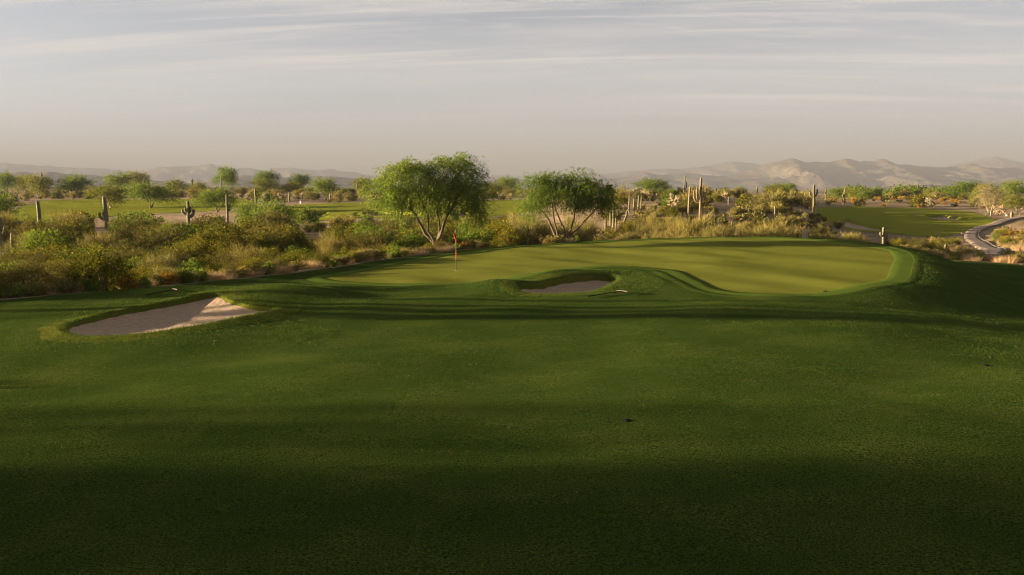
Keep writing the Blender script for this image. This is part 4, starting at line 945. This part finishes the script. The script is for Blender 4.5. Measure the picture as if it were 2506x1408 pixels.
for u, D in [(650, 245), (668, 262), (700, 262), (722, 268), (732, 258), (742, 275), (610, 270), (593, 280), (770, 290), (838, 262), (845, 275), (1232, 300), (1250, 290), (1262, 305), (1650, 150), (1640, 155), (1560, 190), (1575, 195), (1540, 200), (1585, 185), (1530, 190), (1610, 190), (1752, 175), (1770, 180), (2268, 218), (2262, 222), (2278, 221), (2110, 230), (2440, 178), (2450, 180), (2436, 182), (570, 285), (585, 300), (625, 290), (690, 285), (1700, 172)]:
    r_ = np.random.default_rng(int(u * 7 + D)); x = (u - W0 / 2) / F * D
    plant('cholla', x, D, 0.85 + 0.5 * r_.random(), 'among the saguaros on the crest' if 1500 < u < 2000 else 'near the far green' if u > 2000 else 'on the sandy flat behind the far fairway', r_); TAKEN.append((x, D, 0.7))

# ------------------------------------------------------------------ scrub, zone by zone
def edge_band(x0, x1, o0, o1):
    def f(rng):
        x = x0 + (x1 - x0) * rng.random(); return x, float(edge_y(np.array([x]))[0]) + o0 + (o1 - o0) * rng.random()
    return f
Z1 = 'along the lawn edge behind the big bunker'
scatter(['creosote', 'broom', 'thorn', 'leafy'], [4, 1.5, 2, 0.6], Z1, 26, edge_band(-24, -3, 1.3, 4.5), lambda r, k, x, y: (0.60 + 0.40 * r.random()) if y < 43.5 else 0.28 + 0.18 * r.random(), 601, RAD)
scatter(['straw', 'weed', 'bursage', 'rust'], [4, 2.2, 2, 0.5], Z1, 95, edge_band(-28, -2, 0.7, 2.4), lambda r, k, x, y: (0.55 + 0.5 * r.random()) * (0.8 if k == 'straw' else 0.9), 602, {k: v * 0.5 for k, v in RAD.items()})
Z2 = 'in the wash behind the lawn edge'
def hs_wash(r, k, x, y):
    top = (0.05 + 0.40 * r.random()) if 44 < y < 71 else 0.4 + 1.1 * r.random(); zb = float(desert_h(np.array([x]), np.array([y]))[0]); return float(np.clip((top - zb) / 2.1, 0.45, 1.9))
scatter(['creosote', 'thorn', 'broom', 'leafy'], [5, 2.5, 0.5, 2.0], Z2, 70, band(-60, 1010, 46, 70), hs_wash, 603, RAD)
Z3 = 'in the middle of the wash'
scatter(['creosote', 'thorn', 'broom', 'leafy'], [4, 2.6, 0.9, 2.4], Z3, 75, band(-60, 1240, 70, 104), hs_wash, 604, RAD)
def hs_bank(r, k, x, y):
    if k == 'bursage' or x / y > -0.22: return 0.9 + 0.6 * r.random()
    zb = float(desert_h(np.array([x]), np.array([y]))[0]); return float(np.clip((CAMZ - (500 + 42 * r.random() - HOR) * y / F - zb) / 2.2, 0.7, 2.0))
Z4 = 'on the far bank of the wash'
scatter(['thorn', 'broom', 'leafy', 'creosote', 'bursage'], [4, 2.5, 2.2, 1.5, 1.5], Z4, 125, band(-60, 1300, 104, 152), hs_bank, 605, RAD)
Z5 = 'behind the back rim of the putting green'
def hs_rim(r, k, x, y):
    vt = (526 + 48 * r.random()) if x / y < 0.30 else 560 + 20 * r.random(); zb = float(raw_h(np.array([x]), np.array([y]))[0]); return float(np.clip((CAMZ - (vt - HOR) * y / F - zb) / 2.25, 0.5, 1.5))
scatter(['broom', 'creosote', 'thorn'], [6, 1.0, 1.6], Z5, 46, band(1230, 2100, 79, 92), hs_rim, 606, RAD)
scatter(['weed', 'straw', 'bursage'], [2, 1, 1], Z5, 24, edge_band(3, 23, 0.9, 2.2), lambda r, k, x, y: 0.7 + 0.5 * r.random(), 616, RAD)
Z6 = 'on the stony slope below the saguaros'
scatter(['bursage', 'thorn', 'creosote', 'broom'], [7, 1.6, 1.2, 1.2], Z6, 180, band(1480, 2060, 94, 150), lambda r, k, x, y: (0.9 + 0.7 * r.random()) if k == 'bursage' else 0.5 + 0.4 * r.random(), 607, RAD)
Z7 = 'on the crest among the saguaros'
scatter(['broom', 'creosote', 'thorn', 'bursage', 'leafy'], [4, 3, 2, 2, 0.5], Z7, 80, band(1490, 2010, 150, 225), lambda r, k, x, y: (0.7 + 0.5 * r.random()), 608, RAD)
Z8 = 'on the sandy flat behind the far fairways'
scatter(['bursage', 'creosote', 'broom', 'thorn', 'leafy'], [4, 2.2, 3, 2, 0.8], Z8, 150, band(-40, 1480, 232, 400), lambda r, k, x, y: 0.8 + 0.8 * r.random(), 609, RAD)
Z9 = 'between the lawn and the cart path'
scatter(['straw', 'bursage', 'thorn', 'creosote'], [5, 3, 1.2, 1], Z9, 120, band(2170, 2470, 76, 122), lambda r, k, x, y: (0.65 + 0.55 * r.random()) * (0.55 if k in ('thorn', 'creosote') else 0.9), 610, {k: v * 0.6 for k, v in RAD.items()})
scatter(['straw', 'bursage', 'weed'], [6, 2, 0.6], Z9, 85, edge_band(24, 47, 0.5, 3.2), lambda r, k, x, y: 0.6 + 0.5 * r.random(), 620, {k: v * 0.5 for k, v in RAD.items()})
Z10 = 'on the bank beyond the cart path'
scatter(['straw', 'bursage', 'weed', 'leafy', 'rust'], [6, 2, 1, 0.6, 0.6], Z10, 90, band(2415, 2640, 76, 140), lambda r, k, x, y: (0.75 + 0.55 * r.random()) * (0.6 if k == 'leafy' else 1), 611, {k: v * 0.6 for k, v in RAD.items()})
Z11 = 'beyond the far green'
scatter(['rust', 'bursage', 'creosote', 'broom', 'thorn', 'leafy'], [4, 3, 1.5, 2, 1.5, 0.6], Z11, 80, band(1990, 2540, 206, 330), lambda r, k, x, y: 0.8 + 0.6 * r.random(), 612, RAD)

scatter(['leafy', 'thorn'], [3, 1], 'in the green belt past the far green', 46, band(2060, 2420, 340, 470), lambda r, k, x, y: 1.6 + 1.1 * r.random(), 630, RAD)
scatter(['straw', 'bursage', 'weed', 'broom'], [3, 2, 1, 0.5], Z1, 60, edge_band(-24, -2, 0.6, 1.6), lambda r, k, x, y: (0.5 + 0.4 * r.random()) * (0.4 if k == 'broom' else 1), 631, {k: v * 0.4 for k, v in RAD.items()})
# labels: kind + where + rank from the left within that zone
import collections
_by = collections.defaultdict(list)
for q in REG: _by[(q['noun'], q['zone'])].append(q)
for (noun, zone), qs in _by.items():
    qs.sort(key=lambda q: q['u'])
    for i, q in enumerate(qs):
        lab = '%s %s, %s of its kind from the left' % (noun, zone, ordinal(i)) if len(qs) > 1 else '%s %s, the only one there' % (noun, zone)
        w = lab.split()
        if len(w) > 16: lab = '%s %s, %s from the left' % (noun, zone, ordinal(i))
        tag(q['o'], lab, q['cat'], q['group'])

# ---- the endless scrub of the plain: one object
def far_scrub():
    rng = np.random.default_rng(8); n = 5200
    u = rng.uniform(-700, 3200, n); D = 240 * np.exp(rng.random(n) ** 0.8 * math.log(3200 / 240)); x = (u - W0 / 2) / F * D
    ok = np.ones(n, bool)
    for _, lp in FAIRWAYS: ok &= sdist(lp, x, D, 4.0) > 3.5
    ok &= ~((u > -40) & (u < 2540) & (D < 330) & (rng.random(n) < 0.5)); x, D = x[ok], D[ok]; n = len(x); z = raw_h(x, D)
    h = rng.uniform(0.7, 2.4, n) * (1 + 0.6 * S((D - 600) / 1500)); m = 22; idx = np.repeat(np.arange(n), m); N = len(idx)
    d = unit(rng.normal(size=(N, 3))); d[:, 2] = np.abs(d[:, 2]); P = np.stack([x[idx], D[idx], z[idx]], 1) + d * (h[idx] * rng.uniform(0.3, 0.75, N))[:, None] * np.array([1.1, 1.1, 1.0])
    V, Fc = leaves(P, d + rng.normal(size=(N, 3)) * 0.8, h[idx] * 0.38, h[idx] * 0.16, rng)
    tint = np.clip(rng.normal(0.4, 0.2, N) + (rng.random(n)[idx] - 0.5) * 0.6, 0, 1)
    o = obj('scrub', mesh('scrub', V, Fc, M['thorn'], False, tint)); tag(o, kind='stuff')
far_scrub()
# ------------------------------------------------------------------ flagstick
def flagstick():
    x, y = (1116 - W0 / 2) / F * 49.8, 49.8; z0 = float(raw_h(np.array([x]), np.array([y]))[0]) - 0.028
    e = empty('flagstick', (x, y, z0)); tag(e, 'thin flagstick banded red and black with a limp red flag on the green', 'flag')
    cuts = [(0.0, 0.56, 'dark'), (0.56, 1.06, 'red'), (1.06, 1.43, 'dark'), (1.43, 1.70, 'red'), (1.70, 2.13, 'dark')]
    for a, b, m in cuts:
        g = Geo(); g.tube([(0, 0, a), (0, 0, (a + b) / 2), (0, 0, b)], 0.019 if m == 'red' else 0.0175, 10); obj('pole_section', g.mesh('pole_section', M[m]), e)
    g = Geo(); g.tube([(0, 0, 2.12), (0, 0, 2.14), (0, 0, 2.165), (0, 0, 2.18)], [0.012, 0.022, 0.018, 0.002], 10); obj('finial', g.mesh('finial', M['dark']), e)
    g = Geo(); g.tube([(0, 0, -0.06), (0, 0, 0.004)], 0.054, 16); obj('cup', g.mesh('cup', M['white']), e)
    # limp cloth hanging from the top of the pole in folds
    nu, nv = 14, 16; U, Vv = np.meshgrid(np.linspace(0, 1, nu), np.linspace(0, 1, nv), indexing='ij')
    X = -0.02 - 0.09 * U * (1 - 0.25 * Vv) - 0.05 * np.sin(U * 9) * U * 0.4; Y = 0.05 * np.sin(U * 13 + Vv * 2) * (0.3 + U); Zz = 1.99 - 0.27 * Vv - 0.10 * U ** 1.3 * (1 - 0.35 * Vv)
    V = np.stack([X, Y, Zz], -1); V2 = V + np.array([0, 0.004, 0])
    o = obj('flag', mesh('flag', V, grid_faces(nu, nv), M['cloth'], True), e); m = o.modifiers.new('thickness', 'SOLIDIFY'); m.thickness = 0.004
flagstick()

# ------------------------------------------------------------------ bunker rakes
def rake(tip, head, label):
    A, B = place(*tip)[:2], place(*head)[:2]; A3 = np.array([*A, float(land_h(A[:1], A[1:])[0]) + 0.06]); B3 = np.array([*B, float(land_h(B[:1], B[1:])[0]) + 0.09])
    e = empty('bunker_rake', B3); tag(e, label, 'rake', 'bunker rakes'); A3 -= B3; d = unit(A3); s = unit(np.cross(d, [0, 0, 1.0]))
    g = Geo(); g.tube([A3, A3 * 0.5, d * 0.02], 0.017, 8); obj('handle', g.mesh('handle', M['black']), e)
    g = Geo(); g.tube([A3 * 1.0, A3 * 0.86], 0.022, 8); obj('grip', g.mesh('grip', M['black']), e)
    g = Geo(); L = 0.29
    g.tube([-s * L, -s * L * 0.5 - d * 0.03, -d * 0.04, s * L * 0.5 - d * 0.03, s * L], [0.018, 0.022, 0.024, 0.022, 0.018], 8); obj('rake_head', g.mesh('rake_head', M['rakehead']), e)
    for k in range(12):
        q = s * L * (-0.95 + 1.9 * k / 11); t = Geo(); t.tube([q - d * 0.02, q - d * 0.05 + np.array([0, 0, -0.05])], [0.008, 0.004], 5); obj('tine', t.mesh('tine', M['black']), e)
rake((1440, 729), (1522, 718), 'bunker rake with a pale head lying right of the small bunker')
rake((357, 726), (428, 714), 'dark bunker rake lying on the grass behind the big bunker')

# ------------------------------------------------------------------ sprinkler heads sunk in the turf
def sprinkler(u, v, label):
    p = place(u, v); z = float(land_h(p[:1], p[1:2])[0]); e = empty('sprinkler_head', (p[0], p[1], z - 0.022)); tag(e, label, 'sprinkler', 'sprinkler heads')
    g = Geo(); g.tube([(0, 0, -0.05), (0, 0, 0.030), (0, 0, 0.034), (0, 0, 0.026), (0, 0, 0.02)], [0.095, 0.095, 0.088, 0.075, 0.07], 18); obj('rim', g.mesh('rim', M['black']), e)
    g = Geo(); g.tube([(0, 0, -0.03), (0, 0, 0.034), (0, 0, 0.045), (0, 0, 0.046)], [0.062, 0.062, 0.05, 0.001], 16); obj('cap', g.mesh('cap', M['black']), e)
sprinkler(1535, 1030, 'black sprinkler head in the shaded lawn below the small bunker')
sprinkler(2412, 895, 'black sprinkler head in the lawn nearest the right edge of the picture')
sprinkler(2020, 713, 'black sprinkler head at the front rim of the putting green')

# ------------------------------------------------------------------ white marker posts, stones, far houses
def post(u, v, hpx, label):
    p = place(u, v); k = p[1] / F; z = float(land_h(p[:1], p[1:2])[0]); h, w = hpx * k, hpx * k * 0.22
    V = np.array([(sx * w * q, sy * w * q, zz) for zz, q in ((-0.2, 1), (h * 0.86, 1), (h, 0.55)) for sx, sy in ((-1, -1), (1, -1), (1, 1), (-1, 1))])
    Fc = [[a + 4 * l, (a + 1) % 4 + 4 * l, (a + 1) % 4 + 4 * (l + 1), a + 4 * (l + 1)] for l in range(2) for a in range(4)] + [[8, 9, 10, 11]]
    o = obj('marker_post', mesh('marker_post', V, np.array(Fc), M['white'])); o.location = (p[0], p[1], z); tag(o, label, 'post', 'marker posts')
post(736, 499, 7, 'white marker post at the back edge of the far fairway'); post(656, 470, 6, 'white marker post in the shrubs under the pale yellow-green tree')

def stone(u, v, wpx, label, seed):
    p = place(u, v); k = p[1] / F; r = wpx * k / 2; rng = np.random.default_rng(seed); nu, nv = 10, 7
    A, B = np.meshgrid(np.linspace(0, 6.283, nu, endpoint=False), np.linspace(-1.5, 1.5, nv), indexing='ij')
    d = np.stack([np.cos(A) * np.cos(B), np.sin(A) * np.cos(B), np.sin(B) * 0.65], -1) * r * (1 + 0.22 * rng.normal(size=(nu, nv, 1)) * np.cos(B)[..., None])
    z = float(raw_h(p[:1], p[1:2])[0]); o = obj('stone', mesh('stone', d, grid_faces(nu, nv, True), M['stone'], True)); o.location = (p[0], p[1], z + 0.25 * r); tag(o, label, 'stone', 'pale stones')
stone(2354, 572, 5, 'largest of three pale stones between the far green and the cart path', 1); stone(2344, 574, 4, 'middle of three pale stones between the far green and the cart path', 2)
stone(2336, 575, 3.4, 'smallest of three pale stones between the far green and the cart path', 3); stone(2464, 529, 8, 'pale boulder beside the stout saguaro at the cart path', 4)
stone(2481, 632, 4, 'small stone on the verge where the cart path meets the lawn', 5); stone(2462, 602, 5, 'stone on the dry bank right of the cart path', 6)

def house(u, D, w, h, label):
    x = (u - W0 / 2) / F * D; z = float(raw_h(np.array([x]), np.array([float(D)]))[0]); e = empty('house', (x, D, z)); tag(e, label, 'house', 'far houses')
    def box(nm, x0, x1, y0, y1, z0, z1, m):
        V = np.array([(a, b, c) for c in (z0, z1) for a, b in ((x0, y0), (x1, y0), (x1, y1), (x0, y1))]); Fc = np.array([[0, 1, 5, 4], [1, 2, 6, 5], [2, 3, 7, 6], [3, 0, 4, 7], [4, 5, 6, 7], [3, 2, 1, 0]])
        obj(nm, mesh(nm, V, Fc, M[m]), e)
    box('wall', -w / 2, w / 2, 0, 9, -3, h, 'adobe'); box('roof', -w / 2 - 0.5, w / 2 + 0.5, -0.5, 9.5, h + 0.01, h + 0.5, 'adobe')
    for k in (-0.3, 0.0, 0.3): box('window', k * w - 0.9, k * w + 0.9, -0.06, -0.01, h * 0.35, h * 0.75, 'window')
house(2258, 2600, 12, 4.0, 'left one of two tiny adobe houses far out on the plain'); house(2285, 2650, 14, 4.4, 'right one of two tiny adobe houses far out on the plain')

# ------------------------------------------------------------------ grass blades: lawn in front, rough round the bunkers
def lawn_blades():
    rng = np.random.default_rng(15); n = 380000
    y = 9.5 * np.exp(rng.random(n) * math.log(58 / 9.5)); x = (rng.random(n) * 2 - 1) * (0.60 * y + 1.0)
    keep = (sdist(GREEN, x, y, 3.0) > 0.04) & (y < edge_y(x) - 0.2)
    for b in BUNKERS[:2]: keep &= sdist(b['loop'], x, y, 2.0) > 0.35
    keep &= rng.random(n) < 0.62 + 1.3 * fbm(x / 1.3, y / 1.3, 61, 3)
    x, y = x[keep], y[keep]; n = len(x); P = np.stack([x, y, land_h(x, y) - 0.004], 1); s = 0.55 + y / 34.0
    D = np.stack([rng.normal(0, 0.7, n), rng.normal(0, 0.7, n), np.ones(n)], 1)
    V, Fc = leaves(P, D, 0.022 * s * (0.5 + rng.random(n)), 0.0060 * s, rng, True)
    tint = np.clip(rng.normal(0.45, 0.2, n) + 0.25 * fbm(x / 2.5, y / 2.5, 62, 3) + 0.8 * (fbm(x / 0.9, y / 0.7, 63, 3) > 0.45) * rng.random(n) * 0.8, 0, 1)
    o = obj('grass', mesh('grass', V, Fc, M['blade'], False, tint)); tag(o, kind='stuff')
lawn_blades()
def rough_blades():
    rng = np.random.default_rng(16); Ps, Ls = [], []
    for b, dens in zip(BUNKERS[:2], (1100, 1100)):
        lp = b['loop']; nr = loop_normals(lp); m = int(len(lp) * 90); k = rng.integers(0, len(lp), m); off = rng.exponential(0.35, m) - 0.05
        q = lp[k] + nr[k] * off[:, None] + rng.normal(size=(m, 2)) * 0.06; Ps.append(q); Ls.append(0.085 * np.exp(-np.maximum(off, 0) * 0.5))
    m = 48000; x = rng.uniform(-22, -5.5, m); y = rng.uniform(27, 46, m); k = (sdist(BUNKERS[0]['loop'], x, y, 6.0) > 0.3) & (sdist(GREEN, x, y, 3) > 0.4) & (y < edge_y(x) - 0.1) & (fbm(x / 2, y / 2, 64, 3) + 0.35 * (1 - sdist(BUNKERS[0]['loop'], x, y, 6.0) / 3.0) > 0.0)
    Ps.append(np.stack([x, y], 1)[k]); Ls.append(np.full(k.sum(), 0.042))
    m = 16000; x = rng.uniform(-1, 9, m); y = rng.uniform(38, 49, m); k = (sdist(BUNKERS[1]['loop'], x, y, 6.0) > 0.2) & (sdist(BUNKERS[1]['loop'], x, y, 6.0) < 2.2) & (sdist(GREEN, x, y, 3) > 0.3)
    Ps.append(np.stack([x, y], 1)[k]); Ls.append(np.full(k.sum(), 0.055))
    P = np.concatenate(Ps); L = np.concatenate(Ls); n = len(P); z = raw_h(P[:, 0], P[:, 1]) + 0.015
    D = np.stack([rng.normal(0, 0.6, n), rng.normal(0, 0.6, n), np.ones(n)], 1)
    V, Fc = leaves(np.c_[P, z], D, L * (0.5 + rng.random(n)), 0.0075, rng, True)
    o = obj('grass', mesh('grass', V, Fc, M['blade'], False, np.clip(rng.normal(0.55, 0.2, n), 0, 0.96))); tag(o, kind='stuff')
rough_blades()

# ------------------------------------------------------------------ the hazy air between here and the mountains
def haze():
    m = bpy.data.materials.new('haze_air'); m.use_nodes = True; nt = m.node_tree; nt.nodes.clear()
    out = nt.nodes.new('ShaderNodeOutputMaterial'); v = nt.nodes.new('ShaderNodeVolumePrincipled'); nt.links.new(v.outputs[0], out.inputs['Volume'])
    v.inputs['Color'].default_value = (0.172, 0.184, 0.218, 1); v.inputs['Density'].default_value = HAZE_DENSITY; v.inputs['Anisotropy'].default_value = 0.0
    s, z0, z1 = 46000.0, -90.0, 460.0
    V = np.array([(a, b, c) for c in (z0, z1) for a, b in ((-s, -s), (s, -s), (s, s), (-s, s))]); Fc = np.array([[0, 1, 5, 4], [1, 2, 6, 5], [2, 3, 7, 6], [3, 0, 4, 7], [4, 5, 6, 7], [3, 2, 1, 0]])
    o = obj('haze', mesh('haze', V, Fc, m)); tag(o, kind='stuff')
HAZE_DENSITY = 1.65e-4
haze()
